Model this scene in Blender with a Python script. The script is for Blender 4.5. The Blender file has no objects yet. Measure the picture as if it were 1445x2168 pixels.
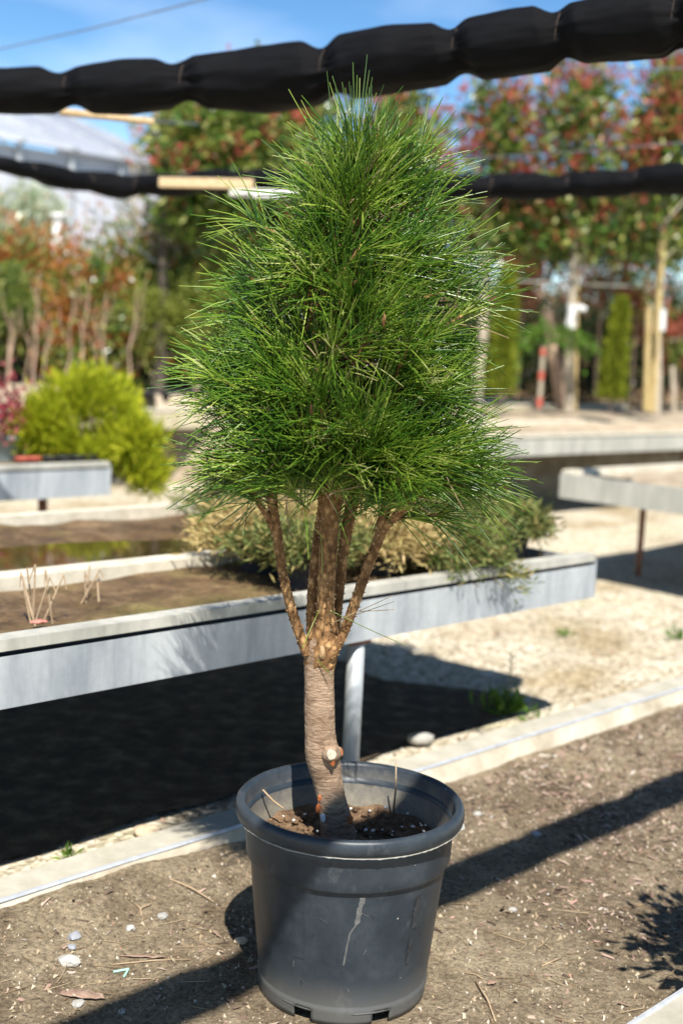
import bpy, math, random
import numpy as np
from mathutils import Vector, noise as mn

rnd = random.Random(7)
rng = np.random.default_rng(11)
C = bpy.context.scene.collection
PI = math.pi
SUN_EL, SUN_AZ = math.radians(55), math.radians(8)      # sun behind the viewer, a little to the right

# ------------------------------------------------------------------ camera model (pixels of the 1445x2168 photo -> world)
F, H, P, R = 2550., 1.12, math.radians(7.4), math.radians(2.7)
def ray(px, py):
    u = (px-722.5)/F; v = -(py-1084)/F
    c, s = math.cos(R), math.sin(R)
    u2 = c*u-s*v; v2 = s*u+c*v
    return np.array([u2, math.cos(P)+v2*math.sin(P), -math.sin(P)+v2*math.cos(P)])
CAM = np.array([0, 0, H])
def atz(px, py, z):
    d = ray(px, py); return CAM+d*((z-H)/d[2])
def aty(px, py, y):
    d = ray(px, py); return CAM+d*(y/d[1])
S2 = math.sqrt(2)
def sn(s, n, z=0.):                       # the nursery grid: s runs along the benches, n across them
    return np.array([(s-n)/S2, (s+n)/S2, z])
DS = np.array([1/S2, 1/S2, 0]); DN = np.array([-1/S2, 1/S2, 0]); UP = np.array([0, 0, 1.])

# ------------------------------------------------------------------ mesh helpers
class MB:
    def __init__(s): s.v = []; s.f = []; s.m = []
    def add(s, verts, faces, mi=0):
        o = len(s.v); s.v += [tuple(map(float, p)) for p in verts]
        s.f += [tuple(o+i for i in f) for f in faces]; s.m += [mi]*len(faces)
    def box(s, c, ax, ay, az, hx, hy, hz, mi=0):
        c, ax, ay, az = (np.array(q, float) for q in (c, ax, ay, az))
        vs = [c+ax*hx*i+ay*hy*j+az*hz*k for i in (-1, 1) for j in (-1, 1) for k in (-1, 1)]
        s.add(vs, [(0, 1, 3, 2), (4, 6, 7, 5), (0, 4, 5, 1), (2, 3, 7, 6), (0, 2, 6, 4), (1, 5, 7, 3)], mi)
    def snbox(s, s0, s1, n0, n1, z0, z1, mi=0):
        s.box(sn((s0+s1)/2, (n0+n1)/2, (z0+z1)/2), DS, DN, UP, (s1-s0)/2, (n1-n0)/2, (z1-z0)/2, mi)
    def tube(s, path, rad, k=8, caps=True, rfun=None, mi=0):
        path = [np.array(p, float) for p in path]; n = len(path)
        if not hasattr(rad, '__len__'): rad = [rad]*n
        vs = []; prev = None
        for i in range(n):
            t = path[min(i+1, n-1)]-path[max(i-1, 0)]; t /= np.linalg.norm(t)+1e-12
            if prev is None:
                a = np.array([1., 0, 0]) if abs(t[0]) < .8 else np.array([0, 1., 0])
            else: a = prev
            a = a-t*(a@t); a /= np.linalg.norm(a); b = np.cross(t, a); prev = a
            for j in range(k):
                th = 2*PI*j/k
                r = rad[i]*(rfun(i, j, th) if rfun else 1)
                vs.append(path[i]+(a*math.cos(th)+b*math.sin(th))*r)
        fs = [(i*k+j, i*k+(j+1) % k, (i+1)*k+(j+1) % k, (i+1)*k+j) for i in range(n-1) for j in range(k)]
        if caps: fs += [tuple(range(k-1, -1, -1)), tuple((n-1)*k+j for j in range(k))]
        s.add(vs, fs, mi)
    def lathe(s, c, prof, k=48, mi=0, jit=None, skip=None):
        vs = []
        for i, (r, z) in enumerate(prof):
            for j in range(k):
                th = 2*PI*j/k; rr = r*(jit(th, z) if jit else 1)
                vs.append((c[0]+rr*math.cos(th), c[1]+rr*math.sin(th), c[2]+z))
        fs = [(i*k+j, i*k+(j+1) % k, (i+1)*k+(j+1) % k, (i+1)*k+j) for i in range(len(prof)-1) for j in range(k)
              if not (skip and skip(i, j))]
        s.add(vs, fs, mi)
    def build(s, name, mats, parent=None, smooth=False):
        return link(name, s.v, s.f, mats, parent, smooth, s.m)

def link(name, v, f, mats, parent=None, smooth=False, mi=None):
    me = bpy.data.meshes.new(name); me.from_pydata(v, [], f)
    for m in (mats if isinstance(mats, (list, tuple)) else [mats]): me.materials.append(m)
    if mi is not None and len(mi) == len(me.polygons): me.polygons.foreach_set('material_index', mi)
    if smooth: me.polygons.foreach_set('use_smooth', [True]*len(me.polygons))
    me.update()
    o = bpy.data.objects.new(name, me); C.objects.link(o)
    if parent: o.parent = parent
    return o

def link_np(name, V, Q, mats, parent=None, mi=None, smooth=False):      # quads/tris from numpy arrays
    me = bpy.data.meshes.new(name); V = np.asarray(V, np.float32).reshape(-1, 3); Q = np.asarray(Q, np.int32)
    k = Q.shape[1]; n = len(Q)
    me.vertices.add(len(V)); me.vertices.foreach_set('co', V.ravel())
    me.loops.add(n*k); me.loops.foreach_set('vertex_index', Q.ravel())
    me.polygons.add(n); me.polygons.foreach_set('loop_start', np.arange(n, dtype=np.int32)*k)
    for m in (mats if isinstance(mats, (list, tuple)) else [mats]): me.materials.append(m)
    if mi is not None: me.polygons.foreach_set('material_index', np.asarray(mi, np.int32))
    if smooth: me.polygons.foreach_set('use_smooth', np.ones(n, bool))
    me.update(calc_edges=True); me.validate()
    o = bpy.data.objects.new(name, me); C.objects.link(o)
    if parent: o.parent = parent
    return o

def tag(o, label=None, cat=None, group=None, kind=None):
    if label: o['label'] = label
    if cat: o['category'] = cat
    if group: o['group'] = group
    if kind: o['kind'] = kind
    return o
def thing(name, label, cat, group=None):
    o = bpy.data.objects.new(name, None); C.objects.link(o); o.empty_display_size = .1
    return tag(o, label, cat, group)

# ------------------------------------------------------------------ materials
class NT:
    def __init__(s, name):
        s.m = bpy.data.materials.new(name); s.m.use_nodes = True
        s.t = s.m.node_tree; s.b = s.t.nodes['Principled BSDF']; s.b.inputs['Specular IOR Level'].default_value = .4
        s.out = s.t.nodes['Material Output']
    def n(s, typ, **kw):
        x = s.t.nodes.new(typ)
        for k, v in kw.items():
            if k in x.inputs: x.inputs[k].default_value = v
            else: setattr(x, k, v)
        return x
    def l(s, a, b): s.t.links.new(a, b)
    def coord(s, scale=(1, 1, 1), kind='Object'):
        tc = s.n('ShaderNodeTexCoord'); mp = s.n('ShaderNodeMapping'); mp.inputs['Scale'].default_value = scale
        s.l(tc.outputs[kind], mp.inputs['Vector']); return mp.outputs['Vector']
    def noise(s, vec, scale, detail=6, rough=.6, dist=0):
        x = s.n('ShaderNodeTexNoise', Scale=scale, Detail=detail, Roughness=rough, Distortion=dist)
        s.l(vec, x.inputs['Vector']); return x.outputs['Fac']
    def voro(s, vec, scale, feature='F1'):
        x = s.n('ShaderNodeTexVoronoi', Scale=scale); x.feature = feature; s.l(vec, x.inputs['Vector']); return x
    def ramp(s, fac, stops):
        x = s.n('ShaderNodeValToRGB'); e = x.color_ramp.elements
        while len(e) < len(stops): e.new(.5)
        for i, (p, c) in enumerate(stops):
            e[i].position = p; e[i].color = (*c, 1) if len(c) == 3 else c
        s.l(fac, x.inputs['Fac']); return x.outputs['Color']
    def mix(s, fac, a, b, blend='MIX'):
        x = s.n('ShaderNodeMix'); x.data_type = 'RGBA'; x.blend_type = blend
        for inp, v in ((x.inputs[0], fac), (x.inputs[6], a), (x.inputs[7], b)):
            if hasattr(v, 'default_value'): s.l(v, inp)
            else: inp.default_value = v if not isinstance(v, tuple) else (*v, 1)
        return x.outputs[2]
    def math(s, op, a, b=0., c=None):
        x = s.n('ShaderNodeMath'); x.operation = op
        for i, v in enumerate((a, b) if c is None else (a, b, c)):
            if hasattr(v, 'default_value'): s.l(v, x.inputs[i])
            else: x.inputs[i].default_value = v
        return x.outputs[0]
    def bump(s, h, strength=.5, dist=.01):
        x = s.n('ShaderNodeBump', Strength=strength, Distance=dist); s.l(h, x.inputs['Height'])
        s.l(x.outputs['Normal'], s.b.inputs['Normal'])
    def base(s, c):
        if hasattr(c, 'default_value'): s.l(c, s.b.inputs['Base Color'])
        else: s.b.inputs['Base Color'].default_value = (*c, 1)
    def set(s, **kw):
        for k, v in kw.items(): s.b.inputs[k.replace('_', ' ')].default_value = v
        return s.m

def m_noise(name, stops, scale, rough=.8, bump=.3, bscale=None, bdist=.01, metal=0, stretch=(1, 1, 1), spec=.4, detail=7):
    t = NT(name); v = t.coord(stretch)
    t.base(t.ramp(t.noise(v, scale, detail, .65), stops))
    if bump: t.bump(t.noise(v, bscale or scale*3, 6, .6), bump, bdist)
    t.set(Roughness=rough, Metallic=metal); t.b.inputs['Specular IOR Level'].default_value = spec
    return t.m

def m_leaf(name, stops, rough=.45, trans=.3, spec=.4, patch=None):
    """leaf material: every leaf takes its own colour; trans = share of light let through"""
    t = NT(name); g = t.n('ShaderNodeNewGeometry')
    fac = g.outputs['Random Per Island']
    if patch:
        v = t.coord(); nf = t.noise(v, patch, 2, .5)
        fac = t.math('ADD', t.math('MULTIPLY', fac, .55), t.math('MULTIPLY_ADD', nf, 1.6, -.575))
    col = t.ramp(fac, stops); t.base(col)
    t.set(Roughness=rough); t.b.inputs['Specular IOR Level'].default_value = spec
    if trans:
        tr = t.n('ShaderNodeBsdfTranslucent'); t.l(col, tr.inputs['Color'])
        mx = t.n('ShaderNodeMixShader'); mx.inputs[0].default_value = trans
        t.l(t.b.outputs[0], mx.inputs[1]); t.l(tr.outputs[0], mx.inputs[2]); t.l(mx.outputs[0], t.out.inputs['Surface'])
    return t.m

M = {}
# bed soil: brown compost, pale dust patches, specks
t = NT('bed_soil'); v = t.coord()
big = t.noise(v, 2.6, 5, .6); mid = t.noise(v, 16, 8, .7); fine = t.noise(v, 110, 6, .75)
c1 = t.ramp(mid, [(.3, (.088, .063, .041)), (.5, (.185, .141, .092)), (.72, (.31, .246, .168))])
c2 = t.ramp(mid, [(.3, (.22, .172, .11)), (.7, (.43, .352, .24))])
col = t.mix(t.ramp(big, [(.40, (0, 0, 0)), (.62, (1, 1, 1))]), c1, c2)
grain = t.ramp(fine, [(.34, (.30, .28, .26)), (.5, (1, 1, 1)), (.66, (1.5, 1.48, 1.42))])
col = t.mix(.85, col, grain, 'MULTIPLY')
vo = t.voro(v, 95); sp = t.ramp(vo.outputs['Distance'], [(.10, (1, 1, 1)), (.17, (0, 0, 0))])
vr = t.n('ShaderNodeSeparateColor'); t.l(vo.outputs['Color'], vr.inputs[0])
pick = t.math('GREATER_THAN', vr.outputs[0], .80)
col = t.mix(t.math('MULTIPLY', sp, pick), col, (.55, .49, .40))
t.base(col); t.bump(t.math('ADD', fine, t.math('MULTIPLY', mid, 1.5)), .9, .012)
M['bed_soil'] = t.set(Roughness=.95); t.b.inputs['Specular IOR Level'].default_value = .15
# pale gravel of the yard
t = NT('yard_gravel'); v = t.coord()
vo = t.voro(v, 60); big = t.noise(v, 1.5, 5, .6)
vr = t.n('ShaderNodeSeparateColor'); t.l(vo.outputs['Color'], vr.inputs[0])
c1 = t.ramp(vr.outputs[0], [(0, (.26, .22, .15)), (.5, (.50, .44, .33)), (1, (.72, .66, .54))])
c2 = t.ramp(big, [(.35, (.62, .54, .40)), (.52, (1, 1, 1)), (.72, (.80, .82, .62))])
t.base(t.mix(.9, c1, c2, 'MULTIPLY')); t.bump(vo.outputs['Distance'], .8, .01)
M['gravel'] = t.set(Roughness=.95)
# galvanised steel with bloom
def galv(name, a, b, rough=.5, metal=.35, streak=(1, 1, .25)):
    t = NT(name); v = t.coord(streak)
    n1 = t.noise(v, 7, 8, .65, .4); n2 = t.noise(t.coord(), 55, 4, .6); n3 = t.noise(t.coord((1, 1, .12)), 26, 4, .6)
    col = t.ramp(t.math('ADD', t.math('MULTIPLY', n1, .7), t.math('MULTIPLY', n3, .3)), [(.36, a), (.62, b)])
    t.base(t.mix(.25, col, t.ramp(n2, [(.3, (.6, .6, .6)), (.7, (1, 1, 1))]), 'MULTIPLY'))
    t.bump(n2, .12, .003); return t.set(Roughness=rough, Metallic=metal)
M['galv'] = galv('galvanised_steel', (.33, .365, .40), (.60, .63, .65))
M['galv_pale'] = galv('galvanised_pale', (.34, .335, .29), (.56, .545, .48), .6, .15)
M['galv_tan'] = galv('weathered_tan_steel', (.42, .36, .22), (.60, .54, .38), .7, .05)
M['post'] = galv('post_steel', (.32, .35, .37), (.50, .52, .52), .5, .3)
M['concrete'] = m_noise('pale_concrete', [(.3, (.44, .40, .31)), (.7, (.68, .63, .52))], 14, .9, .35, 60, .004)
M['kerb_face'] = m_noise('dusty_kerb', [(.28, (.33, .275, .195)), (.5, (.50, .44, .34)), (.75, (.62, .565, .47))], 9, .95, .4, 90, .004)
M['kerb_top'] = m_noise('kerb_top', [(.3, (.30, .28, .22)), (.7, (.46, .43, .36))], 12, .9, .3, 80, .003)
M['strip'] = m_noise('zinc_strip', [(.3, (.34, .36, .39)), (.7, (.50, .52, .54))], 30, .6, .1, 90, .002, .2)
M['rust'] = m_noise('rusty_steel', [(.3, (.16, .06, .035)), (.7, (.34, .16, .09))], 30, .85, .3)
M['dark'] = m_noise('black_plastic', [(.3, (.018, .02, .024)), (.7, (.04, .042, .048))], 20, .55, .1)
M['tray'] = m_noise('dark_tray', [(.3, (.03, .03, .032)), (.7, (.07, .07, .07))], 8, .8, .2)
t = NT('wet_bench_soil'); v = t.coord(); n1 = t.noise(v, 8, 8, .7); n2 = t.noise(v, 3.2, 5, .6); n3 = t.noise(v, 70, 6, .7)
c1 = t.ramp(n1, [(.28, (.045, .025, .011)), (.48, (.13, .078, .034)), (.66, (.24, .155, .08)), (.78, (.33, .25, .15))])
c2 = t.ramp(n1, [(.3, (.07, .065, .015)), (.6, (.20, .17, .05)), (.8, (.30, .26, .11))])
col = t.mix(t.ramp(n2, [(.5, (0, 0, 0)), (.66, (.8, .8, .8))]), c1, c2)
t.base(t.mix(.8, col, t.ramp(n3, [(.3, (.4, .4, .4)), (.55, (1.1, 1.1, 1.1))]), 'MULTIPLY')); t.bump(t.math('ADD', n1, n3), .8, .012)
t.l(t.ramp(n2, [(.35, (.35, .35, .35)), (.6, (.9, .9, .9))]), t.b.inputs['Roughness']); M['bench_soil'] = t.m
M['old_soil'] = m_noise('old_bench_soil', [(.28, (.055, .030, .012)), (.5, (.135, .080, .034)), (.74, (.23, .15, .075))], 9, .85, .6, 60, .012)
M['bench_sand'] = m_noise('bench_sand', [(.28, (.17, .12, .075)), (.48, (.33, .265, .185)), (.74, (.50, .43, .33))], 7, .95, .5, 60, .01)
M['wood'] = m_noise('pale_wood', [(.3, (.48, .33, .17)), (.7, (.72, .55, .33))], 6, .7, .2, 40, .003, 0, (12, 1, 12))
M['cane'] = m_noise('bamboo_cane', [(.3, (.40, .29, .11)), (.7, (.56, .43, .21))], 10, .6, .1)
M['stem'] = m_noise('pink_brown_bark', [(.3, (.36, .23, .16)), (.7, (.56, .40, .29))], 14, .85, .3)
M['trunk_far'] = m_noise('grey_bark', [(.3, (.30, .25, .18)), (.7, (.52, .45, .35))], 10, .9, .3)
M['trunk_dark'] = m_noise('dark_bark', [(.3, (.06, .045, .035)), (.7, (.14, .11, .085))], 10, .9, .3)
M['white'] = m_noise('white_wrap', [(.3, (.70, .70, .68)), (.7, (.82, .82, .80))], 10, .6, 0)
M['red'] = m_noise('red_tape', [(.3, (.46, .09, .06)), (.7, (.58, .15, .10))], 10, .6, 0)
M['wire'] = m_noise('grey_wire', [(.3, (.10, .12, .15)), (.7, (.2, .22, .25))], 10, .5, 0)
M['reed'] = m_noise('reed_screen', [(.3, (.17, .11, .06)), (.5, (.30, .20, .12)), (.7, (.42, .31, .2))], 6, .9, .3, 30, .01, 0, (6, 6, .3))
# the roll of shade net: black knit with a fine weave
t = NT('black_shade_net'); v = t.coord()
w = t.n('ShaderNodeTexWave', Scale=110., Distortion=2., Detail=2.); t.l(v, w.inputs['Vector'])
w2 = t.n('ShaderNodeTexWave', Scale=70., Distortion=3., Detail=2.); w2.bands_direction = 'Z'; t.l(v, w2.inputs['Vector'])
nn = t.noise(t.coord((1, 6, 6)), 5, 5, .6)
t.base(t.ramp(nn, [(.3, (.0022, .0023, .0030)), (.7, (.0052, .0054, .0070))]))
t.bump(t.math('ADD', w.outputs['Fac'], w2.outputs['Fac']), .5, .0015)
M['net'] = t.set(Roughness=.7); t.b.inputs['Specular IOR Level'].default_value = .12
M['tie'] = m_noise('rusty_tie_wire', [(.3, (.030, .022, .018)), (.7, (.07, .05, .04))], 30, .7, 0)
# pot plastic: dull blue-black, dust, scuffs, dusty foot
t = NT('pot_plastic'); v = t.coord()
n1 = t.noise(v, 9, 8, .7); n2 = t.noise(t.coord((1, 1, .35)), 38, 7, .7, .6); n3 = t.noise(v, 4, 4, .6, 1.2)
col = t.ramp(n1, [(.30, (.014, .020, .027)), (.5, (.027, .036, .046)), (.72, (.052, .063, .074))])
scuff = t.ramp(n2, [(.35, (0, 0, 0)), (.39, (.8, .8, .8)), (.43, (0, 0, 0))])
col = t.mix(t.math('MULTIPLY', scuff, .55), col, (.022, .025, .030))
vs_ = t.n('ShaderNodeSeparateXYZ'); t.l(v, vs_.inputs[0])
dz = t.math('ADD', vs_.outputs[2], t.math('MULTIPLY_ADD', n1, .09, -.045))
dust = t.ramp(dz, [(.0, (1, 1, 1)), (.035, (.75, .75, .75)), (.085, (0, 0, 0))])
col = t.mix(t.math('MULTIPLY', dust, .5), col, (.20, .19, .165))
light = t.ramp(t.noise(t.coord((1, 1, .6)), 22, 8, .75), [(.58, (0, 0, 0)), (.80, (1, 1, 1))])
col = t.mix(t.math('MULTIPLY', light, .5), col, (.16, .165, .17))
vo = t.voro(v, 42); spk = t.ramp(vo.outputs['Distance'], [(.05, (1, 1, 1)), (.085, (0, 0, 0))])
vr = t.n('ShaderNodeSeparateColor'); t.l(vo.outputs['Color'], vr.inputs[0])
col = t.mix(t.math('MULTIPLY', spk, t.math('GREATER_THAN', vr.outputs[1], .86)), col, (.34, .32, .28))
t.base(col); t.bump(n2, .08, .002)
t.l(t.ramp(n1, [(.3, (.34, .34, .34)), (.7, (.52, .52, .52))]), t.b.inputs['Roughness'])
M['pot'] = t.m
# inside wall of the pot: same plastic under a film of dried soil
t = NT('pot_inside'); v = t.coord()
n1 = t.noise(v, 14, 8, .7); vs_ = t.n('ShaderNodeSeparateXYZ'); t.l(v, vs_.inputs[0])
dz = t.math('ADD', vs_.outputs[2], t.math('MULTIPLY_ADD', n1, .10, -.05))
dust = t.ramp(dz, [(.27, (1, 1, 1)), (.315, (.45, .45, .45)), (.335, (.08, .08, .08))])
t.base(t.mix(t.math('MULTIPLY', dust, t.ramp(t.noise(v, 60, 6, .7), [(.3, (.55, .55, .55)), (.6, (1, 1, 1))])), (.034, .044, .058), (.25, .225, .175)))
M['pot_in'] = t.set(Roughness=.6)
M['stain'] = m_noise('chalky_drip', [(.3, (.075, .077, .078)), (.7, (.16, .158, .15))], 60, .9, .2)
M['scar'] = m_noise('black_scuff', [(.3, (.014, .015, .017)), (.7, (.05, .054, .06))], 60, .6, .2)
M['flash'] = m_noise('torn_plastic_edge', [(.3, (.28, .27, .24)), (.7, (.46, .44, .39))], 60, .7, .1)
M['pot_soil'] = m_noise('potting_soil', [(.26, (.035, .022, .014)), (.48, (.13, .078, .042)), (.70, (.28, .18, .10))], 34, .95, .9, 90, .012)
M['perlite'] = m_noise('perlite', [(.3, (.68, .67, .63)), (.7, (.82, .81, .78))], 30, .8, .2)
# pine bark
t = NT('ringed_pine_bark'); v = t.coord((1, 1, 3.4))
n1 = t.noise(v, 30, 9, .75, 1.1); n2 = t.noise(t.coord(), 14, 5, .6); n3 = t.noise(t.coord((1, 1, 3)), 90, 5, .7)
col = t.ramp(n1, [(.30, (.085, .050, .030)), (.42, (.26, .175, .115)), (.60, (.45, .33, .235)), (.8, (.58, .46, .35))])
col = t.mix(.8, col, t.ramp(n2, [(.3, (.72, .66, .60)), (.6, (1.1, 1.08, 1.05))]), 'MULTIPLY')
t.base(t.mix(.5, col, t.ramp(n3, [(.3, (.5, .48, .46)), (.6, (1.1, 1.1, 1.1))]), 'MULTIPLY'))
t.bump(t.math('ADD', n1, t.math('MULTIPLY', n3, .5)), .9, .006); M['bark'] = t.set(Roughness=.92)
t.b.inputs['Specular IOR Level'].default_value = .2
t = NT('scaly_limb_bark'); v = t.coord((1, 1, .8))
vo = t.voro(v, 82); n2 = t.noise(t.coord(), 40, 7, .7)
col = t.ramp(n2, [(.28, (.10, .050, .024)), (.5, (.33, .19, .085)), (.72, (.50, .33, .165))])
col = t.mix(.75, col, t.ramp(vo.outputs['Distance'], [(.15, (1.25, 1.22, 1.16)), (.55, (.34, .28, .24))]), 'MULTIPLY')
t.base(col); t.bump(vo.outputs['Distance'], -.7, .004); M['limb'] = t.set(Roughness=.9)
t.b.inputs['Specular IOR Level'].default_value = .2
M['peg'] = m_noise('limb_scale_tip', [(.3, (.25, .15, .07)), (.7, (.44, .30, .16))], 40, .85, 0)
M['cut'] = m_noise('cut_wood', [(.3, (.22, .17, .11)), (.6, (.48, .42, .33))], 60, .85, .4)
M['resin'] = m_noise('orange_bark_wound', [(.3, (.26, .06, .015)), (.7, (.52, .17, .05))], 50, .6, .4)
# foliage
M['needle'] = m_leaf('pine_needle', [(0, (.016, .060, .008)), (.30, (.050, .135, .012)), (.58, (.135, .245, .022)), (.84, (.29, .39, .055)), (1, (.52, .53, .22))], .30, .16, .55, 13)
M['needle_dry'] = m_leaf('dry_needle', [(0, (.20, .12, .06)), (.5, (.36, .25, .14)), (1, (.50, .38, .24))], .6, .1)
M['photinia'] = m_leaf('photinia_leaf', [(0, (.026, .080, .012)), (.35, (.080, .165, .024)), (.6, (.19, .26, .04)), (.8, (.32, .34, .08)), (1, (.46, .46, .18))], .28, .3, .6)
M['photinia_red'] = m_leaf('photinia_new_leaf', [(0, (.30, .045, .035)), (.5, (.44, .10, .075)), (1, (.50, .21, .10))], .4, .35)
M['photinia_orange'] = m_leaf('photinia_orange_leaf', [(0, (.36, .075, .03)), (.5, (.52, .17, .05)), (1, (.56, .32, .09))], .4, .4)
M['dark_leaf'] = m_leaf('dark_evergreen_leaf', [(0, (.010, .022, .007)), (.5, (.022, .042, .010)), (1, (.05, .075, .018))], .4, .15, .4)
M['lime'] = m_leaf('lime_conifer_leaf', [(0, (.20, .26, .015)), (.45, (.44, .50, .02)), (1, (.64, .63, .05))], .6, .4, .2)
M['yellowgreen'] = m_leaf('yellow_green_leaf', [(0, (.10, .14, .02)), (.5, (.22, .26, .04)), (1, (.36, .38, .08))], .5, .35)
M['column'] = m_leaf('column_conifer_leaf', [(0, (.10, .14, .010)), (.5, (.19, .23, .016)), (1, (.30, .33, .03))], .6, .3, .2)
M['juniper_green'] = m_leaf('juniper_green', [(0, (.075, .11, .030)), (.45, (.17, .205, .062)), (.8, (.29, .295, .095)), (1, (.42, .32, .13))], .6, .25, .25)
M['juniper_tan'] = m_leaf('juniper_tan', [(0, (.30, .23, .08)), (.4, (.54, .41, .17)), (.75, (.66, .50, .25)), (1, (.36, .36, .13))], .7, .25, .2)
M['berberis'] = m_leaf('purple_red_leaf', [(0, (.14, .018, .03)), (.5, (.30, .04, .06)), (1, (.46, .12, .13))], .35, .3, .5)
M['pale_leaf'] = m_leaf('pale_variegated_leaf', [(0, (.30, .38, .22)), (.5, (.52, .58, .42)), (1, (.72, .74, .62))], .5, .3)
M['weed'] = m_leaf('bright_weed_leaf', [(0, (.06, .15, .015)), (1, (.17, .29, .04))], .45, .35)
# greenhouse film: milky plastic
t = NT('greenhouse_film'); t.base(t.ramp(t.noise(t.coord((1, 1, .2)), 2, 4, .6), [(.3, (.48, .50, .56)), (.7, (.62, .64, .70))]))
M['film'] = t.set(Roughness=.35)
t = NT('puddle_water'); t.base((.045, .028, .012)); t.bump(t.noise(t.coord(), 5, 2, .5), .006, .002)
M['water'] = t.set(Roughness=.02, IOR=1.5); t.b.inputs['Specular IOR Level'].default_value = .8
PEB = {}
for nm, st in {'white': [(.3, (.28, .27, .245)), (.7, (.44, .425, .39))], 'grey': [(.3, (.21, .22, .24)), (.7, (.33, .34, .36))],
               'tan': [(.3, (.40, .31, .20)), (.7, (.60, .50, .36))]}.items():
    PEB[nm] = m_noise('pebble_'+nm, st, 40, .8, .2, 120, .002)
M['chip'] = m_leaf('litter_chip', [(0, (.05, .035, .025)), (.3, (.15, .10, .075)), (.55, (.27, .19, .14)), (.75, (.42, .33, .26)), (.9, (.34, .21, .17)), (1, (.46, .41, .35))], .9, 0, .2)
M['grit'] = m_leaf('grit', [(0, (.12, .09, .06)), (.35, (.30, .23, .15)), (.6, (.38, .31, .21)), (.88, (.46, .41, .33)), (.97, (.48, .46, .42)), (1, (.40, .15, .07))], .9, 0, .2)
M['dead_leaf'] = m_noise('dead_leaf', [(.3, (.20, .12, .085)), (.7, (.40, .28, .21))], 40, .8, .4)
M['twig'] = m_noise('dry_twig', [(.3, (.28, .19, .11)), (.7, (.50, .38, .25))], 40, .85, .2)

# ------------------------------------------------------------------ foliage generator
def unit(a): return a/(np.linalg.norm(a, axis=-1, keepdims=True)+1e-9)
def leaf_quads(base, d, L, W, r):
    """one folded leaf (a diamond) per row"""
    n = len(base); d = unit(d); L = np.asarray(L).reshape(-1, 1)*np.ones((n, 1)); W = np.asarray(W).reshape(-1, 1)*np.ones((n, 1))
    side = unit(np.cross(d, unit(r.normal(size=(n, 3))))); up = np.cross(side, d)
    mid = base+d*L*.5+up*L*.06
    V = np.stack([base, mid+side*W*.5, base+d*L, mid-side*W*.5], 1)
    return V
def leaf_obj(name, Vs, mats, parent, mis=None):
    V = np.concatenate([q.reshape(-1, 3) for q in Vs]); n = len(V)//4
    Q = np.arange(n*4, dtype=np.int32).reshape(-1, 4)
    mi = np.concatenate([np.full(len(q), i) for q, i in zip(Vs, mis)]) if mis else None
    return link_np(name, V, Q, mats, parent, mi)
def crown_points(c, rad, nclump, nleaf, r, shell=.75, cl=.28, zmin=-1.):
    """clumped leaf positions in an ellipsoid with an uneven outline; returns points, outward directions, relative radius"""
    c = np.array(c, float); rad = np.array(rad, float)
    q = unit(r.normal(size=(nclump*3, 3))); q = q[q[:, 2] > zmin][:nclump]
    rr = (shell+(1-shell)*r.random((len(q), 1)))*np.where(r.random((len(q), 1)) < .28, r.random((len(q), 1)), 1)
    cc = q*rr*(1+.18*r.normal(size=(len(q), 1)))
    k = r.integers(0, len(cc), nleaf)
    off = r.normal(size=(nleaf, 3))*cl*(.6+.8*r.random((nleaf, 1)))
    pr = cc[k]+off
    return c+pr*rad, unit(pr*rad+r.normal(size=(nleaf, 3))*.6*np.mean(rad)), np.linalg.norm(pr, axis=1)

def photinia_crown(name, parent, c, rad, n, seed, redf=.35, leaf=.09, nclump=60, mats=None, cl=.2):
    r = np.random.default_rng(seed); p, d, rr = crown_points(c, rad, nclump, n, r, .6, cl)
    tn = np.array([mn.noise(Vector(q*4.6+seed)) for q in p])*.5+.5
    red = (tn+.30*(rr-.8)+.22*(r.random(n)-.5)) > (1-redf)*1.02
    d = np.where(red[:, None], unit(d+np.array([0, 0, .9])), d)
    V1 = leaf_quads(p[~red], d[~red], leaf*(.7+.6*r.random((~red).sum())), leaf*.42, r)
    V2 = leaf_quads(p[red], d[red], leaf*(.6+.6*r.random(red.sum())), leaf*.36, r)
    return leaf_obj(name, [V1, V2], mats or [M['photinia'], M['photinia_red']], parent, [0, 1])

def simple_crown(name, parent, c, rad, n, seed, mat, leaf=.06, w=.4, nclump=40, cl=.22, up=.3, zmin=-1, shell=.7):
    r = np.random.default_rng(seed); p, d, rr = crown_points(c, rad, nclump, n, r, shell, cl, zmin)
    return leaf_obj(name, [leaf_quads(p, unit(d+np.array([0, 0, up])), leaf*(.6+.8*r.random(n)), leaf*w, r)], [mat], parent, [0])

def wob(a, b, n, amp, r):
    a = np.array(a, float); b = np.array(b, float)
    return [a+(b-a)*i/(n-1)+(np.array([r.normal(), r.normal(), 0])*amp if 0 < i < n-1 else 0) for i in range(n)]

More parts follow.
